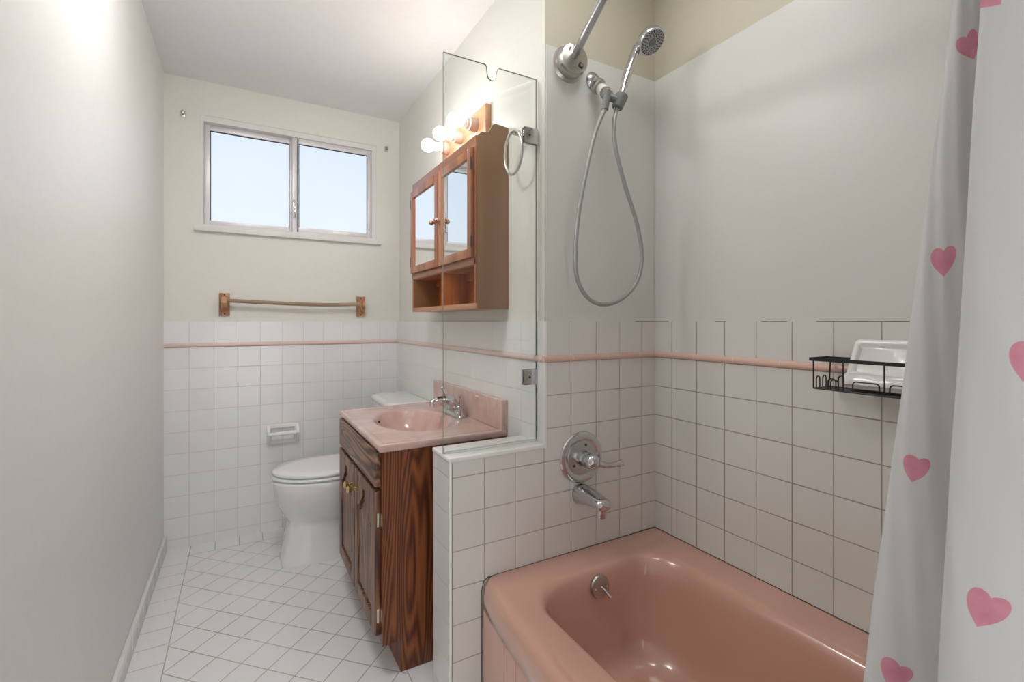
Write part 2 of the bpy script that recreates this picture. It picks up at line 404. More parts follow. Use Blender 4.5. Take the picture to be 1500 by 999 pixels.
def rrect(x0, x1, y0, y1, r, z, n=8):
    out = []
    rs = r if isinstance(r, (list, tuple)) else [r] * 4     # corners: +x+y, -x+y, -x-y, +x-y
    for (cx, cy, a0, q) in ((x1 - rs[0], y1 - rs[0], 0, rs[0]), (x0 + rs[1], y1 - rs[1], PI / 2, rs[1]), (x0 + rs[2], y0 + rs[2], PI, rs[2]), (x1 - rs[3], y0 + rs[3], 1.5 * PI, rs[3])):
        for k in range(n + 1):
            t = a0 + PI / 2 * k / n; out.append(Vector((cx + q * math.cos(t), cy + q * math.sin(t), z)))
    return out

def subdiv(ring, m):
    # split every straight side longer than 0.15 into m pieces
    out = []
    for i, p in enumerate(ring):
        q = ring[(i + 1) % len(ring)]; out.append(p)
        if i % 9 == 8:
            for k in range(1, m): out.append(p.lerp(q, k / m))
    return out

# ================================================================== the room
XL, XV, XT, YF, YFA, ZC = -0.345, 0.865, 1.371, 2.98, 1.307, 2.44
YB = -1.25
struct(mbox('floor', (XL - .1, YB - 1.4, -.1), (1.6, YF + .15, 0), M['floor']))
struct(mbox('ceiling', (XL - .1, YB - .1, ZC), (1.6, YF + .15, ZC + .1), M['ceiling']))
wl = struct(mbox('wall_left', (XL - .1, YB - .1, 0), (XL, YF + .15, ZC), M['paint_left']))
bb = struct(mbox('baseboard_left', (XL, YB, 0), (XL + .014, YF, .078), M['tile_base'], None, 0.004))
# far wall with the window opening
WX0, WX1, WZ0, WZ1 = -0.189, 0.728, 1.668, 2.262
bm = B(); yp = YF + .007
box(bm, (XL, yp, 0), (WX0, YF + .15, ZC)); box(bm, (WX1, yp, 0), (1.0, YF + .15, ZC))
box(bm, (WX0, yp, 0), (WX1, YF + .15, WZ0)); box(bm, (WX0, yp, WZ1), (WX1, YF + .15, ZC))
wf = struct(link('wall_far', bm, M['paint']))
def wainscot(name, a, b, mat, parent): return link(name, (lambda bm: (box(bm, a, b), bm)[1])(B()), mat, parent)
wainscot('tile_wainscot', (XL, YF, 0), (XV, yp + .001, ZT), M['tile_far'], wf)
def liner(p0, p1, out, mat, parent):                       # half-round pencil liner
    bm = B(); p0, p1, out = Vector(p0), Vector(p1), Vector(out); prof = []
    for k in range(9):
        t = PI * k / 8; prof.append((0.0085 * math.sin(t), 0.011 * math.cos(t)))
    rings = [[p + out * h + Vector((0, 0, z)) for h, z in prof] for p in (p0, p1)]
    loft(bm, rings); return link('liner', bm, mat, parent, smooth=True, angle=60)
ZLI = 1.046
liner((XL, YF, ZLI), (XV, YF, ZLI), (0, -1, 0), M['liner_far'], wf)
# vanity wall and faucet wall
def wall2(name, a, b, face_y_mat, side_mat):
    bm = B(); box(bm, a, b)
    bm.normal_update()
    for f in bm.faces:
        if f.normal.y < -.5: f.material_index = 1
    return struct(link(name, bm, [side_mat, face_y_mat]))
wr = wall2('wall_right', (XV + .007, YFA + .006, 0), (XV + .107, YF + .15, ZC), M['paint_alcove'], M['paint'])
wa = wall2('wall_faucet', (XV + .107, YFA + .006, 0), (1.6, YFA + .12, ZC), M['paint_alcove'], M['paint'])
wainscot('tile_wainscot', (XV, YFA + .001, 0), (XV + .008, YF, ZT), M['tile_van'], wr)
liner((XV, YFA, ZLI), (XV, YF, ZLI), (-1, 0, 0), M['liner_van'], wr)
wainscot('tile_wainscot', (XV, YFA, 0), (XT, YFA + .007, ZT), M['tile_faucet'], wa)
liner((XV, YFA, ZLI), (XT, YFA, ZLI), (0, -1, 0), M['liner_alc'], wa)
mbox('surround_panel', (XV + .011, YFA + .001, ZT), (XT, YFA + .007, 2.087), M['panel'], wa)
# a white bullnose runs up the corner to the top of the tile
mbox('bullnose', (XV - .0008, YFA - .0015, .752), (XV + .012, YFA + .042, ZT + .001), M['trimwhite'], wr, 0.003, 3)
# long tub wall
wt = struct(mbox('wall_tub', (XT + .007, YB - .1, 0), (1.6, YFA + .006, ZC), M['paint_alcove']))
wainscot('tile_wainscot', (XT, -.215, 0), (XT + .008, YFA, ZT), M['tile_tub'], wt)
liner((XT, -.215, ZLI), (XT, YFA, ZLI), (-1, 0, 0), M['liner_tub'], wt)
mbox('surround_panel', (XT + .001, -.215, ZT), (XT + .008, YFA, 2.087), M['panel'], wt)
bm = B()
box(bm, (XT - .002, YFA - .003, ZT), (XT + .002, YFA, 2.087))
link('corner_caulk', bm, M['panel'], wt)
for a_, b2 in ((.50, .72), (.80, .88), (1.0, 1.04), (1.24, 1.306)):
    tube('grime_line', [(XT + .0005, a_ + (b2 - a_) * k / 6, ZT + .0005 * (k % 2)) for k in range(7)], .0011, M['grime'], wt, 6)
tube('grime_line', [(XT - .10 + .1 * k / 6, YFA + .0004, ZT + .0005 * (k % 2)) for k in range(7)], .0011, M['grime'], wa, 6)
# wall at the foot of the tub and the wall behind the camera with its doorway
we = struct(mbox('wall_tub_end', (.60, -.36, 0), (XT + .007, -.215, ZC), M['paint']))
bm = B()
box(bm, (XL, YB - .1, 0), (-.28, YB, ZC)); box(bm, (.5, YB - .1, 0), (XT + .007, YB, ZC)); box(bm, (-.28, YB - .1, 2.03), (.5, YB, ZC))
struct(link('wall_back', bm, M['paint']))
# pony wall between vanity and tub
PX0, PY1, PZ = 0.533, 1.445, 0.768
pw = B(); box(pw, (PX0, YFA, 0), (XV, PY1, PZ - .008)); pw.normal_update()
for f in pw.faces:
    if abs(f.normal.x) > .5: f.material_index = 1
pw = struct(link('wall_pony', pw, [M['tile_faucet'], M['tile_ponyend']]))
mbox('cap', (PX0 - .003, YFA - .003, PZ - .016), (XV + .001, PY1 + .003, PZ), M['trimwhite'], pw, 0.005, 3)
mbox('bullnose', (PX0 - .0015, YFA - .0015, .0), (PX0 + .007, YFA + .008, PZ - .012), M['trimwhite'], pw, 0.003, 3)
mbox('grout_line', (PX0 + .0072, YFA - .0004, .0), (PX0 + .0092, YFA + .002, PZ - .016), plain('brown_grout', rgb(140, 128, 112), .8), pw)
mbox('glazing_caulk', (PX0 + .004, 1.349, PZ), (XV, 1.357, PZ + .006), M['caulk'], pw, 0.002)

# ------------------------------------------------------------------ window
win = bpy.data.objects.new('window_1', None); C.objects.link(win); win.location = (WX0, YF, WZ0); struct(win)
yf0 = YF + .02
# plaster reveal edge / outer casing
bm = B(); F0 = .022
box(bm, (WX0, YF + .012, WZ0), (WX0 + .014, YF + .12, WZ1 - .03)); box(bm, (WX1 - .026, YF + .012, WZ0), (WX1, YF + .12, WZ1 - .03))
box(bm, (WX0, YF + .012, WZ1 - .03), (WX1, YF + .12, WZ1)); box(bm, (WX0 + .014, YF + .012, WZ0), (WX1 - .026, YF + .12, WZ0 + .018))
link('window_frame', bm, M['winwhite'], win)
mbox('window_sill', (WX0 - .028, YF - .018, WZ0 - .022), (WX1 + .028, YF + .06, WZ0 + .002), M['winwhite'], win, 0.003)
XM = 0.262
def sash(x0, x1, y, name, lw, rw):
    z0, z1 = WZ0 + .018, WZ1 - .03
    bm = B()
    box(bm, (x0, y, z0), (x0 + lw, y + .022, z1), .002); box(bm, (x1 - rw, y, z0), (x1, y + .022, z1), .002)
    box(bm, (x0 + lw, y, z0), (x1 - rw, y + .022, z0 + .03), .002); box(bm, (x0 + lw, y, z1 - .032), (x1 - rw, y + .022, z1), .002)
    s = link(name, bm, M['alu'], win, smooth=True)
    bm = B(); g = .0035
    xa, xb, za, zb = x0 + lw, x1 - rw, z0 + .03, z1 - .032
    box(bm, (xa, y + .004, za), (xa + g, y + .012, zb)); box(bm, (xb - g, y + .004, za), (xb, y + .012, zb))
    box(bm, (xa, y + .004, zb - g), (xb, y + .012, zb))
    q = link('gasket', bm, M['gasket'], s)
    p = mbox('pane', (xa, y + .009, za), (xb, y + .013, zb), M['obscure'], s)
    return s
sash(WX0 + .014, XM + .002, YF + .05, 'window_sash', .028, .022)
sr = sash(XM - .008, WX1 - .026, YF + .024, 'window_sash', .034, .024)
mbox('window_latch', (XM - .006, YF + .008, WZ0 + .10), (XM + .008, YF + .026, WZ0 + .20), M['chrome'], win, .003)
mbox('window_track', (XM + .018, YF + .018, WZ0 + .02), (XM + .023, YF + .026, WZ1 - .035), M['gasket'], win)

# ================================================================== bathtub
tub = empty('bathtub', 'pink built-in enamel bathtub filling the tiled alcove', 'bathtub', (.98, .54, 0))
TX0, TX1, TY0, TY1, TZ = 0.600, XT - .002, -.213, YFA - .001, 0.385
def bshift(x, y):
    t = max(0.0, min(1.0, (y - .82) / (TY1 - .82))); q = max(0.0, min(1.0, (x - .60) / .12))
    return .038 * t * t * (1 - q * q * (3 - 2 * q))
def bend(ring): return [Vector((p.x + bshift(p.x, p.y), p.y, p.z)) for p in ring]
rings = []
def R_(dx, dy, z, r, rc=None):
    rings.append(bend(subdiv(rrect(TX0 + dx, TX1, TY0, TY1, [.004, r, r, .004], z, 8), 20)))
for dx, z in ((.008, .0), (.008, .2968), (.006, .2970), (.001, .2973), (.000, .2985), (.000, .340), (.0025, .358), (.010, .373), (.021, .382), (.034, TZ)): R_(dx, 0, z, .022)
# inner edge and basin: (x0, x1, y0, y1, radii, z)
IX0, IX1, IY0, IY1 = .705, 1.262, -.10, 1.205
basin = [(.0, .000, .000, .0, TZ, .14), (.010, .012, .010, .010, TZ - .003, .14), (.018, .022, .02, .018, TZ - .011, .14), (.023, .028, .035, .024, TZ - .024, .14),
         (.030, .036, .06, .030, TZ - .06, .14), (.045, .050, .12, .040, .24, .14), (.060, .066, .20, .052, .15, .14),
         (.078, .084, .26, .068, .105, .13), (.105, .11, .31, .10, .082, .12), (.15, .15, .37, .15, .074, .10)]
rings2 = [subdiv(rrect(IX0 + a, IX1 - b_, IY0 + c, IY1 - d, r, z, 8), 20) for a, b_, c, d, z, r in basin]
rings.append(bend(subdiv(rrect(TX0 + .046, TX1 - .010, TY0 + .010, TY1 - .010, [.02, .05, .05, .02], TZ, 8), 20)))
bm = B(); loft(bm, rings + rings2, cap0=True, cap1=True)
body = link('tub_shell', bm, M['tub'], tub, smooth=True, angle=60)
for (ya, yb) in ((-.18, 1.052), (1.0545, 1.127), (1.129, 1.302)):
    bm = B(); ys = [ya + (yb - ya) * k / 16 for k in range(17)]
    f_ = lambda y: TX0 + .008 + bshift(.604, y)
    rg = [[Vector((f_(y) + q, y, z)) for q, z in ((.004, .012), (-.0048, .012), (-.0062, .014), (-.0062, .2945), (-.0050, .2968), (.004, .2968))] for y in ys]
    loft(bm, rg)
    link('apron_panel', bm, M['tub'], tub, smooth=True, angle=30)
# dark caulk line where tub meets tile
bm = B()
sweep(bm, [(.656, YFA - .0005, TZ - .001), (XT - .001, YFA - .0005, TZ + .001)], .0018, 6)
sweep(bm, [(XT - .0005, YFA, TZ + .001), (XT - .0005, -.2, TZ + .001)], .0012, 6)
sweep(bm, [(.637, YFA - .0015, .0), (.637, YFA - .0015, .35), (.643, YFA - .001, .374), (.656, YFA - .0005, TZ - .001)], .0014, 6)
link('caulk_line', bm, M['grime'], tub, smooth=True)
# overflow plate with trip lever, on the sloping inner end of the tub
def yin(z): return IY1 - .030 - (TZ - .06 - z) * .12
oc = Vector((.985, 1.172, .332)); on = Vector((0, -1, .11)).normalized()
ofl = mlathe('overflow_plate', [(-.004, .034), (.004, .036), (.009, .033), (.012, .022), (.012, 0)], oc, on, M['nickel'], tub, 28)
tube('trip_lever', [oc + on * .010, oc + on * .022 + Vector((.004, 0, -.006)), oc + on * .040 + Vector((.012, 0, -.026))], [.004, .0035, .0055], M['chrome'], ofl, 10)
for s_ in (-1, 1): mlathe('screw', [(0, .004), (.003, .0035), (.004, 0)], oc + on * .0105 + Vector((s_ * .021, 0, -.003)), on, M['chrome'], ofl, 10)

# ------------------------------------------------------------------ shower valve and spout
val = empty('shower_valve', 'round chrome shower valve with single lever above the tub spout', 'faucet', (1.016, YFA, .703))
vc = Vector((1.016, YFA, .703)); vn = Vector((0, -1, 0))
mlathe('escutcheon', [(0, .088), (.004, .089), (.009, .086), (.012, .078), (.012, .066), (.009, .061), (.009, 0)], vc, vn, M['chrome'], val, 48)
mlathe('inner_plate', [(.008, .060), (.011, .059), (.013, .050), (.013, 0)], vc, vn, M['steelrod'], val, 40)
mlathe('valve_sleeve', [(.012, .030), (.030, .029), (.030, .024), (.040, .024), (.040, .027), (.046, .027), (.046, 0)], vc, vn, M['chrome'], val, 32)
hl = B(); lathe(hl, [(.044, .021), (.052, .026), (.068, .026), (.080, .020), (.086, .010), (.087, 0)], vc, vn, 28)
sweep(hl, catmull([vc + Vector((.010, -.068, -.002)), vc + Vector((.045, -.070, -.016)), vc + Vector((.085, -.070, -.021)), vc + Vector((.118, -.069, -.021)), vc + Vector((.127, -.069, -.020))], 5),
      [.013] * 3 + [.011] * 3 + [.0085] * 4 + [.009] * 3 + [.011] * 4 + [.0115] * 3 + [.006], 14)
link('lever_handle', hl, M['chrome'], val, smooth=True, angle=60)
for dx_, dz_ in ((-.038, -.022), (.012, .043)): mlathe('screw', [(.012, .005), (.016, .0045), (.016, 0)], vc + Vector((dx_, 0, dz_)), vn, M['gasket'], val, 12)
sp_ = empty('tub_spout', 'chrome tub spout projecting from the tile below the shower valve', 'spout', (1.010, YFA, .585))
bm = B(); rr_ = []
for (d, hw, zt, zb) in ((0, .033, .612, .546), (.006, .034, .613, .545), (.03, .0325, .612, .552), (.07, .030, .606, .560), (.105, .028, .600, .562), (.125, .027, .597, .561), (.136, .021, .592, .564), (.138, .014, .587, .568)):
    ring = []
    for k in range(24):
        t = 2 * PI * k / 24; c, s = math.cos(t), math.sin(t)
        ring.append(Vector((1.012 + hw * math.copysign(abs(c) ** .75, c), YFA - d, (zt + zb) / 2 + (zt - zb) / 2 * math.copysign(abs(s) ** .75, s))))
    rr_.append(ring)
loft(bm, rr_); link('spout_body', bm, M['chrome'], sp_, smooth=True, angle=60)
mlathe('spout_nozzle', [(0, .018), (.02, .018), (.022, .0155), (.030, .0155), (.030, 0)], (1.012, YFA - .113, .566), (0, 0, -1), M['chrome'], sp_, 24)

# ------------------------------------------------------------------ shower arm, holder, hand shower and hose
arm = empty('shower_outlet', 'short chrome shower arm with hose diverter and grey holder', 'shower fitting', (1.070, YFA, 2.012))
a0 = Vector((1.070, YFA, 2.012)); a1 = Vector((1.062, 1.225, 1.932)); ad = (a1 - a0).normalized()
mlathe('wall_flange', [(0, .031), (.004, .031), (.010, .026), (.016, .014), (.016, 0)], a0, (0, -1, 0), M['chrome'], arm, 32)
tube('arm_pipe', [a0, a0 + Vector((0, -.02, -.003)), a0 + ad * .05, a1], .0105, M['chrome'], arm, 16)
mlathe('arm_collar', [(.03, .010), (.034, .024), (.046, .027), (.056, .024), (.062, .014), (.062, 0)], a0, ad, M['nickel'], arm, 28)
mlathe('diverter', [(.060, .0155), (.066, .018), (.104, .018), (.108, .0205), (.120, .0205), (.124, .017), (.134, .015), (.134, 0)], a0, ad, M['nickel'], arm, 28)
mlathe('label_ring', [(.070, .0183), (.070, .0187), (.100, .0187), (.100, .0183)], a0, ad, M['label'], arm, 28)
bm = B()
hx = Vector((1.082, 1.190, 1.900))        # holder centre
sweep(bm, [a0 + ad * .125, a0 + ad * .15, hx], .013, 14)
hd = Vector((.38, -.10, .92)).normalized()
lathe(bm, [(-.026, .017), (-.024, .0185), (.020, .021), (.022, .019), (.022, 0)], hx + Vector((.006, 0, 0)), hd, 24)
link('holder', bm, M['greyplastic'], arm, smooth=True)
tube('hose_nut', [(1.040, 1.196, 1.925), (1.038, 1.197, 1.900), (1.031, 1.198, 1.862)], [.011, .0125, .0105], M['greyplastic'], arm, 14)
hs = empty('hand_shower', 'chrome hand shower with round spray head resting in the holder', 'hand shower', tuple(hx))
fn = Vector((.06, -.62, -.78)).normalized()       # direction the spray face looks
hc = Vector((1.198, 1.160, 2.116))
hh = hx + Vector((.006, 0, 0)); hb = hh + hd * .010
dn = hh - hc; dn = (dn - fn * dn.dot(fn)).normalized(); tip = hc - fn * .017 + dn * .040
tube('shower_handle', catmull([hh - hd * .03, hb, hh.lerp(tip, .35) + Vector((-.004, 0, 0)), hh.lerp(tip, .7) + Vector((-.003, 0, 0)), tip, hc - fn * .018 + dn * .012], 5),
     [.010] * 5 + [.012] * 5 + [.0150] * 5 + [.0150] * 5 + [.0125] * 5 + [.012], M['chrome'], hs, 18)
head = mlathe('shower_head', [(-.034, 0), (-.033, .012), (-.028, .028), (-.018, .041), (-.004, .047), (.006, .0475), (.010, .046), (.010, 0)], hc, fn, M['chrome'], hs, 40, 50)
mlathe('spray_face', [(.0095, .0435), (.012, .042), (.012, 0)], hc, fn, M['facegrey'], head, 40)
mlathe('face_centre', [(.0118, .014), (.0145, .012), (.0145, 0)], hc, fn, M['greyplastic'], head, 24)
fa, fb = frame_of(fn)
bm = B()
for (rad, cnt, ph) in ((.0205, 12, 0), (.027, 16, .1), (.0335, 20, .05), (.0385, 26, 0)):
    for k in range(cnt):
        t = 2 * PI * k / cnt + ph
        lathe(bm, [(.0115, .0021), (.0142, .0016), (.0142, 0)], hc + (fa * math.cos(t) + fb * math.sin(t)) * rad, fn, 6)
nz = link('spray_nozzles', bm, M['darknoz'], head); nz['kind'] = 'stuff'
hose = tube('shower_hose', catmull([(1.032, 1.198, 1.866), (.992, 1.200, 1.78), (.958, 1.200, 1.66), (.926, 1.200, 1.517), (.913, 1.200, 1.387), (.921, 1.200, 1.301), (.966, 1.200, 1.243),
      (1.029, 1.200, 1.226), (1.103, 1.200, 1.245), (1.172, 1.200, 1.303), (1.197, 1.200, 1.39), (1.176, 1.200, 1.499), (1.120, 1.199, 1.625), (1.076, 1.196, 1.74), (1.066, 1.193, 1.82), tuple(hh - hd * .03)], 10),
      .0068, M['hosegrey'], None, 14, uv=True)
tag(hose, 'long grey ribbed shower hose hanging in a loop', 'hose')

# ------------------------------------------------------------------ shower rod
rod = empty('shower_curtain_rod', 'curved brushed metal shower curtain rod with worn round flange', 'curtain rod', (.962, YFA, 2.04))
fc = Vector((.962, YFA, 2.04)); ff = Vector((-.10, -1, 0)).normalized()
RODP = [(.955, 1.262, 2.050), (.900, 1.110, 2.055), (.845, .96, 2.055), (.785, .78, 2.055), (.735, .60, 2.055), (.70, .42, 2.055), (.69, .24, 2.055), (.71, .06, 2.055), (.77, -.08, 2.055), (.84, -.213, 2.055)]
def flange(c, d):
    f = mlathe('wall_flange', [(0, .060), (.004, .061), (.007, .056), (.010, .052), (.018, .054), (.040, .053), (.047, .049), (.050, .040), (.050, 0)], c, d, M['nickel'], rod, 36)
    return f
fl = flange(fc, ff)
fb_ = fc + ff * .050
bm = B(); box(bm, (-.009, -.003, -.009), (.009, .003, .009), .001)
bmesh.ops.transform(bm, matrix=Matrix.Translation(fb_ + Vector((.020, 0, -.022))) @ Matrix.Rotation(.5, 4, 'Y'), verts=bm.verts)
link('set_screw_slot', bm, M['darknoz'], fl)
mlathe('screw', [(0, .006), (.004, .005), (.004, 0)], fb_ + Vector((.020, -.002, -.022)), ff, M['chrome'], fl, 12)
mlathe('screw', [(0, .004), (.003, .003), (.003, 0)], fb_ + Vector((-.022, 0, .026)), ff, M['chrome'], fl, 12)
tube('rod_tube', catmull([fb_ + Vector((0, .006, .008))] + RODP[1:], 8), .0128, M['steelrod'], rod, 20)

# ------------------------------------------------------------------ shower curtain
HEARTS = []
def heart_mat():
    m, nt, b = newmat('white_curtain_with_hearts')
    uv = coords(nt, 'UV'); s = sepxyz(nt, uv)
    n = noise(nt, uv, 60, 3)
    total = None
    # group computing one heart mask
    g = bpy.data.node_groups.new('heart', 'ShaderNodeTree')
    for nm in ('u', 'v', 'cu', 'cv', 'size', 'rot'): g.interface.new_socket(nm, in_out='INPUT', socket_type='NodeSocketFloat')
    g.interface.new_socket('mask', in_out='OUTPUT', socket_type='NodeSocketFloat')
    gi = g.nodes.new('NodeGroupInput'); go = g.nodes.new('NodeGroupOutput')
    I = gi.outputs
    du = mth(g, 'DIVIDE', mth(g, 'SUBTRACT', I[0], I[2]), I[4]); dv = mth(g, 'DIVIDE', mth(g, 'SUBTRACT', I[1], I[3]), I[4])
    cs = mth(g, 'COSINE', I[5]); sn = mth(g, 'SINE', I[5])
    x = mth(g, 'ADD', mth(g, 'MULTIPLY', du, cs), mth(g, 'MULTIPLY', dv, sn))
    y = mth(g, 'SUBTRACT', mth(g, 'MULTIPLY', dv, cs), mth(g, 'MULTIPLY', du, sn))
    y = mth(g, 'MULTIPLY', y, 0.92)
    x2 = mth(g, 'MULTIPLY', x, x)
    ty = mth(g, 'SUBTRACT', y, mth(g, 'MULTIPLY', mth(g, 'POWER', mth(g, 'ADD', mth(g, 'ABSOLUTE', x), .002), .72), .72))
    f = mth(g, 'ADD', x2, mth(g, 'MULTIPLY', ty, ty))
    mr = g.nodes.new('ShaderNodeMapRange'); mr.interpolation_type = 'SMOOTHSTEP'
    g.links.new(f, mr.inputs[0]); mr.inputs[1].default_value = .93; mr.inputs[2].default_value = 1.05; mr.inputs[3].default_value = 1; mr.inputs[4].default_value = 0
    g.links.new(mr.outputs[0], go.inputs[0])
    for (hu, hv, sz, rt) in HEARTS:
        q = nt.nodes.new('ShaderNodeGroup'); q.node_tree = g
        nt.links.new(s[0], q.inputs[0]); nt.links.new(s[1], q.inputs[1])
        q.inputs[2].default_value = hu; q.inputs[3].default_value = hv; q.inputs[4].default_value = sz; q.inputs[5].default_value = rt
        total = q.outputs[0] if total is None else mth(nt, 'MAXIMUM', total, q.outputs[0])
    pink = ramp(nt, n, [(0.3, rgb(226, 146, 166)), (0.7, rgb(234, 164, 182))])
    nt.links.new(mix(nt, total, rgb(228, 227, 226), pink), b.inputs['Base Color'])
    b.inputs['Roughness'].default_value = 0.55
    b.inputs['Sheen Weight'].default_value = 0.15
    w1 = nt.nodes.new('ShaderNodeTexWave'); nt.links.new(uv, w1.inputs[0]); w1.inputs['Scale'].default_value = 320
    bump(nt, b, w1.outputs[0], 0.03, 0.0003)
    # thin cloth lets some light through
    tr = nt.nodes.new('ShaderNodeBsdfTranslucent'); nt.links.new(mix(nt, total, rgb(228, 227, 226), pink), tr.inputs[0])
    mx = nt.nodes.new('ShaderNodeMixShader'); mx.inputs[0].default_value = 0.25
    out = [x_ for x_ in nt.nodes if x_.type == 'OUTPUT_MATERIAL'][0]
    nt.links.new(b.outputs[0], mx.inputs[1]); nt.links.new(tr.outputs[0], mx.inputs[2]); nt.links.new(mx.outputs[0], out.inputs[0])
    return m
CZ0, CZ1 = 0.13, 2.035
def curtain_path(z):
    """plan of the cloth at height z: free edge first, then fold after fold towards the foot of the tub"""
    xb = .555 + .050 * z
    ye = .3347 - .0904 * z                    # free edge
    ya = .2154 - .0332 * z                    # front of the first fold
    k = max(.35, min(1.9, (ye - ya) / .046)); f = .6 + .4 * min(k, 1.2)
    P = [(xb + .004, ye), (xb + .000, ye - .008 * k), (xb + .002, ye - .020 * k), (xb + .008, ye - .032 * k), (xb + .016, ye - .046 * k - .006),
         (xb + .018, ye - .056 * k - .008), (xb + .004, ye - .054 * k - .006), (xb - .020, ye - .048 * k - .001), (xb - .036, ye - .046 * k), (xb - .0415, ye - .046 * k - .010),
         (xb - .036, ya - .034 * f), (xb - .018, ya - .068 * f), (xb + .000, ya - .098 * f), (xb + .010, ya - .124 * f), (xb + .002, ya - .148 * f),
         (xb - .022, ya - .162 * f), (xb - .038, ya - .178 * f), (xb - .034, ya - .204 * f), (xb - .010, ya - .236 * f), (xb + .004, ya - .262 * f)]
    return [(x, y) for x, y in P]
def build_curtain():
    NZ = 60; cols = []
    base = None
    for i in range(NZ + 1):
        z = CZ0 + (CZ1 - CZ0) * i / NZ
        P = catmull([Vector((x, y, z)) for x, y in curtain_path(z)], 6)
        for j, p in enumerate(P):
            w_ = .0012 * math.sin(z * 19 + j * .35) + .0010 * math.sin(z * 41 + j * .9)
            p.x += w_ * (1.0 if j < 30 else .6)
        cols.append(P)
    n = len(cols[0])
    mid = cols[NZ // 2]; U = [0.0]
    for j in range(1, n): U.append(U[-1] + (mid[j] - mid[j - 1]).length)
    bm = B(); V = [[bm.verts.new(p) for p in r] for r in cols]; lay = bm.loops.layers.uv.verify()
    for i in range(NZ):
        for j in range(n - 1):
            f = bm.faces.new((V[i][j], V[i][j + 1], V[i + 1][j + 1], V[i + 1][j]))
            for l, (a, b_) in zip(f.loops, ((i, j), (i, j + 1), (i + 1, j + 1), (i + 1, j))): l[lay].uv = (U[b_], CZ0 + (CZ1 - CZ0) * a / NZ)
    return bm
HEARTS += [(.0334, 1.442, .0125, .50), (.0285, 1.228, .0125, .10), (.0234, 1.015, .0112, -.12), (.0234, .798, .0112, -.3), (.156, 1.462, .012, .6),
           (.192, 1.133, .0135, -.2), (.175, .916, .0135, -.25), (.26, 1.34, .0135, .1), (.255, .70, .0135, .2), (.30, 1.02, .0135, .1), (.31, 1.25, .0135, .3),
           (.25, 1.62, .0135, .1), (.17, 1.70, .0135, .1), (.03, 1.66, .0125, .2), (.03, .58, .0112, .1), (.17, .62, .0135, .1), (.07, 1.232, .008, .1), (.062, 1.02, .006, .1)]
cm = build_curtain()
cur = link('shower_curtain', cm, heart_mat(), None, smooth=True, recalc=False, angle=179)
sm = cur.modifiers.new('thickness', 'SOLIDIFY'); sm.thickness = .0009; sm.offset = 0
tag(cur, 'white shower curtain printed with pink hearts, gathered beside the tub', 'shower curtain')
for k, y_ in enumerate((.165, .105, .045, -.02, -.075)):
    zc = 2.055; xr = .69 + .25 * max(0, .10 - y_) ** 1.3 * 1.2
    r_ = tube('curtain_ring', [(xr + .0005 * math.sin(t), y_ + .002 * k + .020 * 0 + .024 * math.cos(t) * .15, zc - .008 + .024 * math.sin(t)) if False else (xr + .022 * math.cos(t), y_, zc - .007 + .022 * math.sin(t)) for t in [2 * PI * q / 20 for q in range(20)]], .0016, M['chrome'], None, 8, closed=True)
    tag(r_, 'small metal ring holding the heart curtain on its rod', 'curtain ring', 'curtain rings on the shower rod')

# ------------------------------------------------------------------ soap dish and wire caddy
sd = empty('soap_dish', 'white ceramic soap dish leaning back inside the black wire caddy', 'soap dish', (1.30, .54, 1.006))
so = Vector((1.290, 0, 1.011)); st_ = Vector((.065, 0, .117)).normalized(); sn_ = Vector((-st_.z, 0, st_.x))
SY0, SY1, SH = .470, .617, .132
def sring(y0, y1, h0, h1, r, d): return [so + Vector((0, p.x, 0)) + st_ * p.y + sn_ * d for p in rrect(y0, y1, h0, h1, r, 0, 5)]
bm = B()
loft(bm, [sring(SY0 + .003, SY1 - .003, .003, SH - .003, .009, -.0135), sring(SY0, SY1, 0, SH, .011, -.010), sring(SY0, SY1, 0, SH, .011, -.002), sring(SY0 + .002, SY1 - .002, .002, SH - .002, .010, 0),
          sring(SY0 + .010, SY1 - .010, .038, SH - .011, .008, 0), sring(SY0 + .013, SY1 - .013, .041, SH - .014, .007, -.003), sring(SY0 + .017, SY1 - .017, .045, SH - .019, .006, -.0095)])
link('dish_body', bm, M['ceramic'], sd, smooth=True, angle=50)
bm = B(); lipr = []
ym = (SY0 + SY1) / 2
for (h, d0, sc_) in ((.001, -.002, 0), (.003, .010, 0), (.010, .013, 0), (.026, .013, .3), (.033, .010, 1), (.036, -.002, 1)):
    row = []
    for q in range(25):
        y = SY0 + .003 + (SY1 - SY0 - .006) * q / 24
        notch = .007 * math.exp(-((y - ym) / .012) ** 2) * sc_
        row.append(so + Vector((0, y, 0)) + st_ * (h - notch) + sn_ * (d0 - .004 * (abs(y - ym) / .075) ** 6))
    lipr.append(row)
V = [[bm.verts.new(p) for p in r] for r in lipr]
for a_, b_ in zip(V, V[1:]):
    for q in range(24): bm.faces.new((a_[q], a_[q + 1], b_[q + 1], b_[q]))
bm.faces.new([r[0] for r in V]); bm.faces.new([r[-1] for r in reversed(V)]); bm.faces.new(V[0][::-1] + V[-1]) if False else None
link('dish_lip', bm, M['ceramic'], sd, smooth=True, angle=50)
cad = empty('shower_caddy', 'black wire shower caddy hung on the tub wall, holding the white soap dish', 'caddy', (1.32, .52, 1.0))
cx0, cx1, cy0, cy1, cz0, cz1 = 1.268, 1.352, .395, .684, 1.0, 1.078
bm = B(); h_ = .0085
box(bm, (cx0, cy0, cz1 - h_), (cx0 + .003, cy1, cz1)); box(bm, (cx1 - .003, cy0, cz1 - h_), (cx1, cy1, cz1))
box(bm, (cx0, cy1 - .003, cz1 - h_), (cx1, cy1, cz1)); box(bm, (cx0, cy0, cz1 - h_), (cx1, cy0 + .003, cz1))
link('top_band', bm, M['blackwire'], cad)
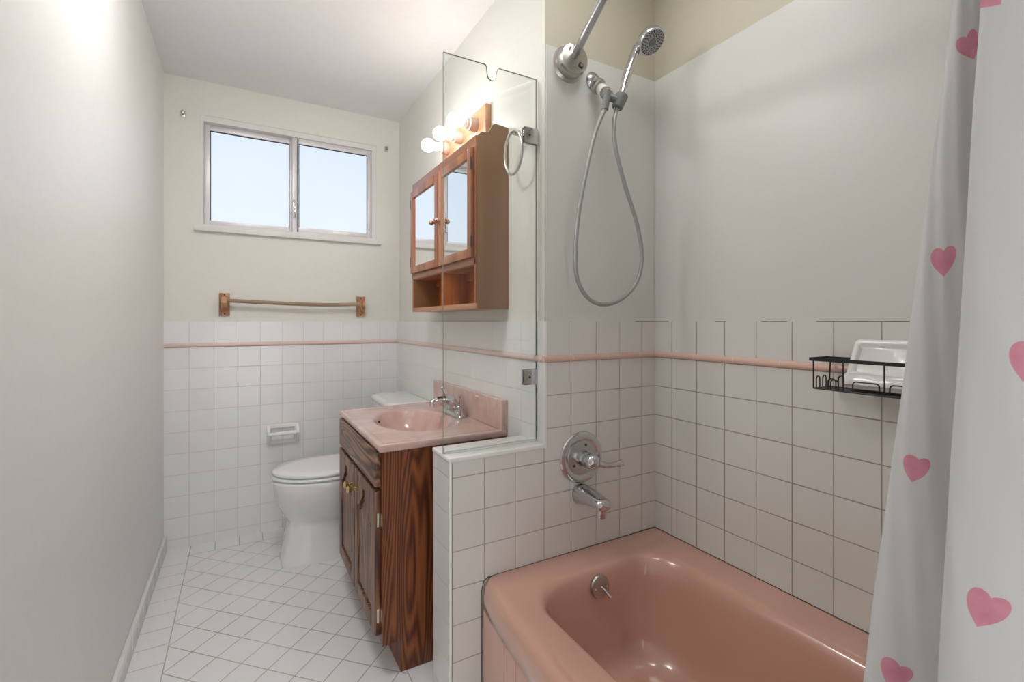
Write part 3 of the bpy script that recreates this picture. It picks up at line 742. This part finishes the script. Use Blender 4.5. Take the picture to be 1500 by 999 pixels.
bx0, bx1, by0, by1 = cx0 + .003, cx1 - .012, cy0 + .012, cy1 - .010
bm = B(); sweep(bm, [(bx0, by0, cz0), (bx1, by0, cz0), (bx1, by1, cz0), (bx0, by1, cz0)], .0022, 8, closed=True)
link('base_frame', bm, M['blackwire'], cad, smooth=True)
for k in range(5):
    x_ = bx0 + (bx1 - bx0) * (k + 1) / 6
    tube('base_wire', [(x_, by0, cz0 - .001), (x_, by1, cz0 - .001)], .0014, M['blackwire'], cad, 6)
for y_ in (by1, .605, .52, .44):
    tube('upright_wire', [(cx0 + .0015, y_, cz1 - .003), (bx0 - .001, y_, cz0)], .0018, M['blackwire'], cad, 8)
for y_ in (by1, .60, .50, .44):
    tube('upright_wire', [(cx1 - .0015, y_, cz1 - .003), (cx1 - .006, y_, cz0 + .02), (bx1, y_, cz0)], .0018, M['blackwire'], cad, 8)
def loop(p, q, hgt, r=.0016):
    p, q = Vector(p), Vector(q); wv = (q - p); L = wv.length; rr = min(.008, L / 2.01); wn = wv.normalized()
    pts = [p, p + Vector((0, 0, hgt - rr))]
    for k in range(1, 6): t = PI / 2 * k / 6; pts.append(p + wn * (rr - rr * math.cos(t)) + Vector((0, 0, hgt - rr + rr * math.sin(t))))
    pts.append(p + wn * rr + Vector((0, 0, hgt))); pts.append(q - wn * rr + Vector((0, 0, hgt)))
    for k in range(1, 6): t = PI / 2 * k / 6; pts.append(q - wn * (rr - rr * math.sin(t)) + Vector((0, 0, hgt - rr + rr * math.cos(t))))
    pts.append(q + Vector((0, 0, hgt - rr))); pts.append(q)
    return tube('wire_loop', pts, r, M['blackwire'], cad, 8)
loop((bx0, .617, cz0), (bx0, .634, cz0), .026); loop((bx0, .655, cz0), (bx0, .668, cz0), .030) if False else None
loop((bx0, .583, cz0), (bx0, .565, cz0), .026) if False else None
loop((bx0, .640, cz0), (bx0, .622, cz0), .028)
loop((bx0, .585, cz0), (bx0, .530, cz0), .026); loop((bx0, .51, cz0), (bx0, .45, cz0), .026)
loop((bx0 + .012, by1, cz0), (bx0 + .028, by1, cz0), .030); loop((bx0 + .042, by1, cz0), (bx0 + .058, by1, cz0), .030)
loop((bx1, .650, cz0), (bx1, .630, cz0), .030)
for y_ in (.60, .50): tube('wall_hook', [(cx1 - .0015, y_, cz1 - .004), (XT - .002, y_, cz1 - .002), (XT - .001, y_, cz1 - .02)], .0016, M['blackwire'], cad, 6)

# ================================================================== glass panel on the pony wall
gp = empty('glass_panel', 'clear frameless glass splash panel standing on the low tiled wall', 'glass panel', (.70, 1.35, PZ))
GY = 1.350; GX0, GX1, GZ0, GZ1 = .530, .8635, PZ + .001, 1.986
pl = [(GX0, GZ0), (GX1, GZ0), (GX1, GZ1), (.722, GZ1), (.716, GZ1 - .004)]
for k in range(0, 9):
    t = PI * k / 8; pl.append((.695 + .0155 * math.cos(t), GZ1 - .030 - .0155 * math.sin(t)))
pl += [(.676, GZ1 - .004), (.671, GZ1), (GX0, GZ1)]
bm = B(); prism(bm, [(x, GY, z) for x, z in pl], (0, .006, 0)); bm.normal_update()
for f in bm.faces:
    if abs(f.normal.y) < .5: f.material_index = 1
link('pane', bm, [M['glass'], M['glassedge']], gp)
for z_ in (1.790, .985):
    bm = B(); box(bm, (.812, GY - .007, z_ - .026), (XV + .0005, GY, z_ + .026), .002); box(bm, (.812, GY + .006, z_ - .026), (XV + .0005, GY + .013, z_ + .026), .002)
    cl = link('clamp', bm, M['chrome'], gp, smooth=True)
    mlathe('screw', [(0, .004), (.002, .0035), (.002, 0)], (.832, GY - .007, z_), (0, -1, 0), M['gasket'], cl, 12)

# ------------------------------------------------------------------ towel ring
tr_ = empty('towel_ring', 'pale metal towel ring on the wall between glass and mirrored cabinet', 'towel ring', (XV, 1.432, 1.83))
mlathe('wall_plate', [(0, .024), (.006, .024), (.010, .019), (.010, 0)], (XV + .007, 1.432, 1.825), (-1, 0, 0), M['ringbeige'], tr_, 24)
tube('post', [(XV, 1.432, 1.825), (.84, 1.432, 1.826), (.820, 1.432, 1.828)], [.012, .008, .010], M['ringbeige'], tr_, 14)
rp = [(.820 - .002 * math.sin(t), 1.432 + .060 * math.cos(t), 1.757 + .074 * math.sin(t)) for t in [2 * PI * k / 48 for k in range(48)]]
tube('ring', rp, .0048, M['ringbeige'], tr_, 12, closed=True)

# ================================================================== medicine cabinet
mc = empty('medicine_cabinet', 'wall-hung wooden medicine cabinet with two mirrored doors and open shelf', 'cabinet', (.80, 1.93, 1.217))
MX, MY0, MY1, MZ0, MZ1, MXB = .742, 1.558, 2.293, 1.217, 1.845, .8715
th = .016
def side(y0):
    pts = [(MX, MZ0), (MXB, MZ0), (MXB, 1.897), (.823, 1.902)]
    for k in range(0, 7): t = k / 6; pts.append((.812 - .028 * t, 1.900 - .036 * (0.5 - 0.5 * math.cos(PI * t))))
    pts += [(.777, 1.862), (.760, 1.861), (MX, 1.845)]
    bm = B(); prism(bm, [(x, y0, z) for x, z in pts], (0, th, 0)); return link('side_panel', bm, M['cab_side'], mc)
side(MY0); side(MY1 - th)
bm = B(); 
pb = [(MY0 + th, MZ0), (MY1 - th, MZ0), (MY1 - th, 1.895)] + [(MY1 - th - .03 - .05 * k / 5, 1.895 - .045 * math.sin(PI / 2 * k / 5)) for k in range(6)] + [(MY0 + .11 - .05 * k / 5, 1.850 + .045 * (1 - math.cos(PI / 2 * k / 5))) for k in range(6)] + [(MY0 + th, 1.895)]
prism(bm, [(MXB - .006, y, z) for y, z in pb], (.006, 0, 0)); link('back_panel', bm, M['cab_in'], mc)
mbox('top_panel', (MX, MY0 + th, 1.828), (MXB - .006, MY1 - th, 1.845), M['cab_rail'], mc, .002)
mbox('bottom_panel', (MX, MY0 + th, MZ0), (MXB - .006, MY1 - th, MZ0 + .015), M['cab_rail'], mc)
mbox('shelf', (MX, MY0 + th, 1.375), (MXB - .006, MY1 - th, 1.395), M['cab_rail'], mc)
mbox('divider', (MX, 1.900, MZ0 + .015), (MXB - .006, 1.914, 1.375), M['cab_in'], mc)
mbox('divider', (MX + .004, 1.900, 1.395), (MXB - .006, 1.914, 1.828), M['cab_side'], mc)
for ya, yb in ((MY0 + th, 1.900), (1.914, MY1 - th)): mbox('cleat', (MXB - .018, ya, 1.345), (MXB - .006, yb, 1.375), M['cab_in'], mc)
mbox('face_rail', (MX - .006, MY0 - .0, 1.806), (MX, MY1, 1.846), M['cab_rail'], mc, .002)
mbox('face_rail', (MX - .006, MY0 - .0, 1.378), (MX, MY1, 1.405), M['cab_rail'], mc, .002)
mbox('face_rail', (MX - .006, MY0 - .0, MZ0), (MX, MY1, MZ0 + .020), M['cab_rail'], mc, .002)
for ya in (MY0, MY1 - .014): mbox('face_stile', (MX - .006, ya, MZ0 + .02), (MX, ya + .014, 1.806), M['cab_front'], mc, .0015)
def mdoor(y0, y1, knob_y, hinge_y):
    z0, z1, xa, xb = 1.404, 1.804, MX - .020, MX - .006; fw = .034
    bm = B()
    box(bm, (xa, y0, z0), (xb, y0 + fw, z1), .003); box(bm, (xa, y1 - fw, z0), (xb, y1, z1), .003)
    box(bm, (xa, y0 + fw, z0), (xb, y1 - fw, z0 + fw), .003); box(bm, (xa, y0 + fw, z1 - fw), (xb, y1 - fw, z1), .003)
    d = link('door', bm, M['cab_front'], mc, smooth=True)
    mr_ = mbox('mirror', (xb - .006, y0 + fw - .002, z0 + fw - .002), (xb - .002, y1 - fw + .002, z1 - fw + .002), M['mirror'], d)
    mlathe('knob', [(0, .005), (.010, .0045), (.012, .010), (.020, .011), (.026, .007), (.027, 0)], (xa, knob_y, 1.592), (-1, 0, 0), M['copper'], d, 20)
    for hz in (1.46, 1.745): tube('hinge', [(xa + .002, hinge_y, hz - .022), (xa + .002, hinge_y, hz + .022)], .004, M['gasket'], d, 8)
mdoor(1.572, 1.900, 1.880, 1.5715); mdoor(1.914, 2.280, 1.934, 2.2805)

# ------------------------------------------------------------------ vanity light
vl = empty('vanity_light', 'wooden strip light with three lit globe bulbs above the mirrored cabinet', 'light', (XV, 1.93, 1.96))
bd = B(); box(bd, (.846, 1.700, 1.905), (.872, 2.170, 2.045), .006, 3)
link('backboard', bd, M['board'], vl, smooth=True)
for i, yy in enumerate((1.790, 1.945, 2.100)):
    zz = 1.985
    s_ = mlathe('lamp_socket', [(0, .026), (.004, .0275), (.034, .0265), (.036, .022), (.048, .021), (.050, .016), (.050, 0)], (.847, yy, zz), (-1, 0, 0), M['socket'], vl, 28)
    mlathe('socket_collar', [(.045, .0155), (.050, .0195), (.062, .0185), (.062, .014)], (.847, yy, zz), (-1, 0, 0), M['label'], s_, 24)
    bp = [(.055, .013), (.066, .0145)]
    for k in range(0, 9):
        t = 2.50 - 2.50 * k / 8; bp.append((.100 - .030 * math.cos(t) + 0.0, max(.030 * math.sin(t), 0)) if False else (.100 - .0305 * math.cos(PI - t) * -1, .0305 * math.sin(t)))
    bp = [(.052, .013), (.064, .0150)] + [(.098 + .0305 * math.cos(t), max(0, .0305 * math.sin(t))) for t in [2.45 - 2.45 * k / 9 for k in range(10)]]
    mlathe('bulb', bp, (.847, yy, zz), (-1, 0, 0), M['bulb'], s_, 18, 180)

# ================================================================== vanity cabinet
vb = empty('vanity_cabinet', 'dark oak vanity cabinet with drawer and two arched doors', 'cabinet', (.62, 1.91, 0))
VX, VXB, VY0, VY1, VZ = .407, .864, 1.562, 2.262, .741
bm = B(); TK = .105
pts = [(VX, TK), (VX + .055, TK), (VX + .055, .0), (VXB, .0), (VXB, VZ), (VX, VZ)]
prism(bm, [(x, VY0, z) for x, z in pts], (0, .015, 0)); link('side_panel', bm, M['oak_side'], vb)
bm = B(); prism(bm, [(x, VY1 - .015, z) for x, z in pts], (0, .015, 0)); link('side_panel', bm, M['oak_side'], vb)
mbox('bottom_panel', (VX + .02, VY0 + .015, TK), (VXB, VY1 - .015, TK + .015), M['oak_dark'], vb)
mbox('toe_kick', (VX + .055, VY0 + .015, 0), (VX + .068, VY1 - .015, TK), M['oak_side'], vb)
bm = B()
for a, b_ in (((VX - .006, VY0 - .001, TK), (VX + .014, VY0 + .040, VZ)), ((VX - .006, VY1 - .04, TK), (VX + .014, VY1, VZ)), ((VX - .006, VY0 + .04, VZ - .03), (VX + .014, VY1 - .04, VZ)),
             ((VX - .006, VY0 + .04, .60), (VX + .014, VY1 - .04, .63)), ((VX - .006, VY0 + .04, TK), (VX + .014, VY1 - .04, TK + .04)), ((VX - .006, 1.89, TK + .04), (VX + .014, 1.93, .60))): box(bm, a, b_)
link('face_frame', bm, M['oak_side'], vb)
FX = VX - .006 - .020
df = B(); box(df, (FX, 1.580, .622), (VX - .006, 2.235, .738), .006, 2)
link('drawer_front', df, M['oak_front_h'], vb, smooth=True)
def vdoor(y0, y1, knob_y, hinge_y):
    z0, z1 = .132, .608; fw = .052; xa, xb = FX, VX - .006
    yc = (y0 + y1) / 2; hw = (y1 - y0) / 2 - fw
    def arch(inset=0.0, top=True):
        # cathedral outline from left shoulder over the centre lobe to the right shoulder
        q = []
        zs = z1 - .128 - inset
        for k in range(0, 9):
            t = k / 8; q.append((-hw + inset + (hw - .022) * t * .98, zs + .058 * (t ** 1.7)))
        for k in range(0, 9):
            t = PI - PI * k / 8; q.append((.021 * math.cos(t) * (1 - inset * 8), zs + .058 + .006 + .024 * math.sin(t)))
        for k in range(0, 9):
            t = 1 - k / 8; q.append((hw - inset - (hw - .022) * t * .98, zs + .058 * (t ** 1.7)))
        return q
    bm = B()
    box(bm, (xa, y0, z0), (xb, y0 + fw, z1), .005); box(bm, (xa, y1 - fw, z0), (xb, y1, z1), .005)
    box(bm, (xa, y0 + fw, z0), (xb, y1 - fw, z0 + fw), .003)
    top = [(yc - hw, z1)] + [(yc + a, b_) for a, b_ in arch()] + [(yc + hw, z1)]
    prism(bm, [(xb, y, z) for y, z in top], (xa - xb, 0, 0))
    d = link('door', bm, M['oak_front'], vb, smooth=True)
    bm = B()
    box(bm, (xb - .008, y0 + fw - .006, z0 + fw - .006), (xb - .002, y1 - fw + .006, z1 - .04))
    pan = [(yc - hw + .014, z0 + fw + .012)] + [(yc + a, b_ - .002) for a, b_ in arch(.014)] + [(yc + hw - .014, z0 + fw + .012)]
    prism(bm, [(xb - .008, y, z) for y, z in pan], (-.007, 0, 0))
    link('raised_panel', bm, M['oak_front'], d)
    mlathe('knob', [(0, .008), (.003, .008), (.006, .0045), (.016, .005), (.020, .012), (.028, .014), (.034, .010), (.035, 0)], (xa, knob_y, .530), (-1, 0, 0), M['brass'], d, 22)
    for hz in (.200, .515):
        bm = B(); yb_ = hinge_y; sg = 1 if hinge_y < yc else -1
        box(bm, (VX - .0075, yb_ - .014 * sg, hz - .020), (VX - .0055, yb_, hz + .020)); sweep(bm, [(xa + .010, yb_ - .003 * sg, hz - .022), (xa + .010, yb_ - .003 * sg, hz + .022)], .0035, 8)
        link('hinge', bm, M['hinge'], d)
vdoor(1.582, 1.905, 1.880, 1.582); vdoor(1.915, 2.235, 1.940, 2.235)

# ------------------------------------------------------------------ countertop with integral oval basin
ct = empty('vanity_countertop', 'pink marbled vanity countertop with oval basin and backsplash', 'countertop', (.63, 1.92, .742))
CX0, CX1, CY0, CY1, CZT, CZB = .388, .864, 1.553, 2.276, .767, .742
SX, SY, SA, SB = .617, 1.925, .148, .232
NB = 96
bm = B()
def ell(a, b_, z, cx=SX, cy=SY): return [Vector((cx + a * math.cos(2 * PI * k / NB), cy + b_ * math.sin(2 * PI * k / NB), z)) for k in range(NB)]
def rect_ring(x0, x1, y0, y1, z):
    out = []
    for k in range(NB):
        t = 2 * PI * k / NB; c, s = math.cos(t) * SA, math.sin(t) * SB
        q = []
        if c > 1e-9: q.append((x1 - SX) / c)
        if c < -1e-9: q.append((x0 - SX) / c)
        if s > 1e-9: q.append((y1 - SY) / s)
        if s < -1e-9: q.append((y0 - SY) / s)
        m_ = min(q); out.append([SX + c * m_, SY + s * m_])
    for cx, cy in ((x0, y0), (x0, y1), (x1, y0), (x1, y1)):   # put exact corners in
        i = min(range(NB), key=lambda i: (out[i][0] - cx) ** 2 + (out[i][1] - cy) ** 2); out[i] = [cx, cy]
    return [Vector((x, y, z)) for x, y in out]
r3 = [rect_ring(CX0 + .004, CX1, CY0 + .004, CY1 - .004, CZB), rect_ring(CX0, CX1, CY0, CY1, CZB + .004), rect_ring(CX0, CX1, CY0, CY1, CZT - .004), rect_ring(CX0 + .0015, CX1, CY0 + .0015, CY1 - .0015, CZT - .0012),
      rect_ring(CX0 + .005, CX1 - .001, CY0 + .005, CY1 - .005, CZT), rect_ring(CX0 + .020, CX1 - .003, CY0 + .020, CY1 - .020, CZT), rect_ring(CX0 + .024, CX1 - .006, CY0 + .024, CY1 - .024, CZT - .0025), rect_ring(CX0 + .028, CX1 - .009, CY0 + .028, CY1 - .028, CZT - .0025),
      ell(SA + .030, SB + .030, CZT - .0025), ell(SA + .022, SB + .022, CZT - .0025), ell(SA + .010, SB + .010, CZT - .0015), ell(SA, SB, CZT - .005), ell(SA - .007, SB - .007, CZT - .014), ell(SA - .014, SB - .016, CZT - .035),
      ell(SA - .026, SB - .034, CZT - .07), ell(SA - .050, SB - .075, CZT - .105), ell(SA - .085, SB - .14, CZT - .125), ell(.022, .022, CZT - .131)]
loft(bm, r3, cap0=False, cap1=True)
link('top_with_basin', bm, M['marble'], ct, smooth=True, angle=50)
mbox('backsplash', (CX1 - .024, CY0, CZT - .002), (CX1, CY1, .877), M['marble'], ct, .003, 3)
mlathe('drain', [(0, .021), (.003, .021), (.004, .017), (.002, .015), (.002, 0)], (SX, SY, CZT - .1308), (0, 0, 1), M['chrome'], ct, 24)
mlathe('overflow_hole', [(0, .006), (.001, .006), (.001, 0)], (.506, 2.030, CZT - .022), (.5, -.8, .3), M['darknoz'], ct, 16)

# ------------------------------------------------------------------ basin faucet
fa_ = empty('sink_faucet', 'chrome two-handle basin faucet at the back of the pink countertop', 'faucet', (.80, 1.905, CZT))
FXc, FYc, z0 = .800, 1.912, CZT - .0015
bm = B()
loft(bm, [rrect(FXc - .027, FXc + .027, FYc - .085, FYc + .085, .026, z0, 6), rrect(FXc - .027, FXc + .027, FYc - .085, FYc + .085, .026, z0 + .010, 6),
          rrect(FXc - .023, FXc + .023, FYc - .080, FYc + .080, .022, z0 + .018, 6), rrect(FXc - .016, FXc + .016, FYc - .070, FYc + .070, .015, z0 + .021, 6)])
link('deck_plate', bm, M['chrome'], fa_, smooth=True, angle=60)
bm = B()
sweep(bm, catmull([(FXc + .004, FYc, z0 + .012), (FXc, FYc, z0 + .045), (FXc - .020, FYc + .001, z0 + .066), (FXc - .055, FYc + .002, z0 + .072), (FXc - .085, FYc + .003, z0 + .068), (FXc - .102, FYc + .003, z0 + .058)], 5),
      [.022] * 5 + [.020] * 5 + [.018] * 5 + [.0145] * 5 + [.0125] * 5 + [.012], 18)
lathe(bm, [(0, .0105), (.016, .0105), (.017, .008), (.017, 0)], (FXc - .100, FYc + .003, z0 + .062), (0, 0, -1), 18)
link('spout', bm, M['chrome'], fa_, smooth=True, angle=60)
def handle(yc, d, lift):
    bm = B()
    lathe(bm, [(0, .021), (.010, .020), (.022, .015), (.030, .017), (.036, .014), (.040, .006), (.040, 0)], (FXc, yc, z0 + .014), (0, 0, 1), 24)
    d = Vector(d).normalized(); p = Vector((FXc, yc, z0 + .042))
    sweep(bm, catmull([p, p + d * .022 + Vector((0, 0, lift * .3)), p + d * .046 + Vector((0, 0, lift * .8)), p + d * .062 + Vector((0, 0, lift))], 4),
          [.009] * 4 + [.007] * 4 + [.0075] * 3 + [.009, .006], 12)
    link('lever_handle', bm, M['chrome'], fa_, smooth=True, angle=60)
handle(FYc - .058, (-.5, -.9, -.2), -.006); handle(FYc + .058, (-.45, .25, .9), .02)
bm = B(); sweep(bm, [(FXc + .020, FYc - .008, z0 + .014), (FXc + .024, FYc - .010, z0 + .075)], .0028, 8)
lathe(bm, [(0, .003), (.004, .0065), (.010, .007), (.014, .003), (.014, 0)], (FXc + .024, FYc - .010, z0 + .072), (0, 0, 1), 14)
link('drain_lift_rod', bm, M['chrome'], fa_, smooth=True)

# ================================================================== toilet
tl = empty('toilet', 'white two-piece toilet with closed lid beside the vanity', 'toilet', (.45, 2.585, 0))
TYc = 2.580
def egg(xf, xb, hw, z, n=40, back=.55, p=1.0, cy=TYc, pf=1.0, split=.55):
    xc = xf + (xb - xf) * split; out = []
    for k in range(n):
        t = 2 * PI * k / n; c, s = math.cos(t), math.sin(t)
        if c < 0: x = xc + (xc - xf) * -(abs(c) ** pf); y = hw * math.copysign(abs(s) ** p, s)
        else: x = xc + (xb - xc) * (abs(c) ** back); y = hw * math.copysign(abs(s) ** p, s)
        out.append(Vector((x, cy + y, z)))
    return out
bm = B()
secs = [(.164, .66, .114, 0.0, .34, .36), (.162, .66, .115, .010, .34, .36), (.168, .66, .112, .022, .34, .36), (.182, .66, .105, .10, .34, .36), (.196, .66, .100, .18, .38, .42), (.198, .66, .102, .205, .46, .55),
        (.168, .66, .130, .245, .7, .9), (.148, .66, .155, .285, .75, 1.0), (.136, .66, .172, .325, .75, 1.0), (.130, .66, .180, .365, .75, 1.0), (.128, .66, .183, .395, .75, 1.0), (.131, .66, .181, .403, .75, 1.0), (.140, .65, .172, .407, .75, 1.0)]
loft(bm, [egg(xf, xb, hw, z, 40, .45, p, pf=pf, split=.5) for xf, xb, hw, z, p, pf in secs])
link('bowl', bm, M['porcelain'], tl, smooth=True, angle=60)
def lidshape(name, xf, xb, hw, z0, z1, inset, mat):
    bm = B()
    loft(bm, [egg(xf + .006, xb, hw - .006, z0, 48, .6), egg(xf, xb, hw, z0 + .004, 48, .6), egg(xf, xb, hw, z1 - .006, 48, .6), egg(xf + .004, xb - .003, hw - .004, z1 - .001, 48, .6), egg(xf + inset, xb - .01, hw - inset, z1 + .002, 48, .6)])
    return link(name, bm, mat, tl, smooth=True, angle=60)
lidshape('seat', .122, .595, .186, .409, .424, .03, M['seatwhite'])
lidshape('lid', .128, .590, .182, .428, .446, .05, M['seatwhite'])
for s_ in (-.07, .07): mbox('seat_hinge', (.578, TYc + s_ - .02, .407), (.612, TYc + s_ + .02, .438), M['seatwhite'], tl, .006)
bm = B(); loft(bm, [rrect(.665, .852, TYc - .185, TYc + .185, .035, .385, 6), rrect(.655, .856, TYc - .205, TYc + .205, .040, .50, 6), rrect(.650, .860, TYc - .215, TYc + .215, .042, .722, 6)])
link('tank', bm, M['porcelain'], tl, smooth=True, angle=50)
bm = B(); LA = [.02, .075, .075, .02]
loft(bm, [rrect(.645, .862, TYc - .222, TYc + .222, LA, .722, 8), rrect(.640, .862, TYc - .228, TYc + .228, LA, .730, 8), rrect(.640, .862, TYc - .228, TYc + .228, LA, .746, 8), rrect(.648, .858, TYc - .220, TYc + .220, [.02, .07, .07, .02], .754, 8), rrect(.67, .85, TYc - .20, TYc + .20, [.02, .06, .06, .02], .756, 8)])
link('tank_lid', bm, M['porcelain'], tl, smooth=True, angle=50)
tube('flush_lever', [(.652, TYc + .15, .66), (.632, TYc + .15, .66), (.628, TYc + .13, .657), (.626, TYc + .08, .648)], [.008, .008, .006, .008], M['chrome'], tl, 10)

# ------------------------------------------------------------------ toilet paper holder
tp = empty('toilet_paper_holder', 'empty white ceramic toilet paper holder on the far tiled wall', 'toilet paper holder', (.20, YF, .535))
Y = YF; bm = B()
def rxz(x0, x1, z0, z1, r, y): return [Vector((p.x, y, p.y)) for p in rrect(x0, x1, z0, z1, r, 0, 4)]
loft(bm, [rxz(.122, .282, .482, .592, .008, Y + .004), rxz(.122, .282, .482, .592, .008, Y - .010), rxz(.126, .278, .486, .588, .007, Y - .014), rxz(.140, .264, .500, .575, .006, Y - .014), rxz(.143, .261, .503, .572, .006, Y - .010), rxz(.145, .259, .505, .570, .006, Y + .002)])
for x_ in (.122, .268):
    prism(bm, [(x_, Y - .010, .484), (x_, Y - .010, .590), (x_, Y - .020, .588), (x_, Y - .060, .560), (x_, Y - .064, .548), (x_, Y - .060, .536), (x_, Y - .020, .486)], (.014, 0, 0))
link('holder_body', bm, M['ceramic'], tp, smooth=True, angle=35)
tube('roller', [(.134, Y - .046, .546), (.27, Y - .046, .546)], .011, M['seatwhite'], tp, 18)

# ------------------------------------------------------------------ wooden towel bar
tb = empty('towel_bar', 'sagging wooden towel bar on two orange brackets under the window', 'towel bar', (.28, YF, 1.265))
def bracket(xc, zc):
    bm = B(); yb_ = YF + .007
    box(bm, (xc - .025, yb_ - .012, zc - .062), (xc + .025, yb_, zc + .060), .003)
    # knuckle that holds the bar
    rg = []
    for (dy, hw, zu, zl) in ((.010, .017, .046, -.046), (.030, .016, .042, -.036), (.048, .015, .038, -.016), (.062, .015, .034, -.002), (.068, .012, .028, .004)):
        rg.append([Vector((xc + a * hw, yb_ - dy, zc + (zu + zl) / 2 + b_ * (zu - zl) / 2)) for a, b_ in ((1, -.8), (1, .8), (.7, 1), (-.7, 1), (-1, .8), (-1, -.8), (-.7, -1), (.7, -1))])
    loft(bm, rg); link('bracket', bm, M['bracket_wood'], tb, smooth=True, angle=30)
    for dz in (-.052, .050): mlathe('screw', [(0, .004), (.001, .004), (.001, 0)], (xc, yb_ - .012, zc + dz), (0, -1, 0), M['darknoz'], tb, 10)
bracket(-.080, 1.263); bracket(.633, 1.262)
tube('bar', catmull([(-.075, YF - .045, 1.282), (.10, YF - .045, 1.275), (.28, YF - .045, 1.269), (.45, YF - .045, 1.268), (.640, YF - .045, 1.275)], 8), .0105, M['bar_wood'], tb, 14)

# ------------------------------------------------------------------ leftover curtain hooks beside the window
for i, (x_, z_, lb) in enumerate(((-.264, 2.248, 'small metal wall bracket left of the window top'), (.789, 2.252, 'small metal wall bracket right of the window top'))):
    bm = B(); y_ = YF + .007
    box(bm, (x_ - .010, y_ - .003, z_ - .016), (x_ + .010, y_, z_ + .016), .001)
    box(bm, (x_ - .004, y_ - .022, z_ - .006), (x_ + .004, y_ - .002, z_ + .006), .001); box(bm, (x_ - .004, y_ - .026, z_ - .006), (x_ + .004, y_ - .022, z_ + .012), .001)
    tag(link('wall_bracket', bm, M['nickel'], None, smooth=True), lb, 'bracket')

# ------------------------------------------------------------------ two unseen ceiling lamps, added to brighten the room and the tub alcove
def lamp(x, y, r, mat, lb):
    cl = empty('added_fill_lamp', lb, 'added fill lamp', (x, y, ZC))
    mlathe('fill_lamp_base', [(0, r + .012), (.02, r + .012), (.02, 0)], (x, y, ZC), (0, 0, -1), M['winwhite'], cl, 32)
    mlathe('fill_lamp_dome', [(.02, r), (.040, r * .97), (.058, r * .77), (.070, r * .46), (.074, 0)], (x, y, ZC), (0, 0, -1), mat, cl, 28, 180)
lamp(.00, 1.45, .195, M['fill_dome'], 'large round white ceiling lamp added out of view to brighten the bathroom')
lamp(.92, .90, .15, M['fill_dome_tub'], 'smaller round white ceiling lamp added out of view to brighten the tub alcove')
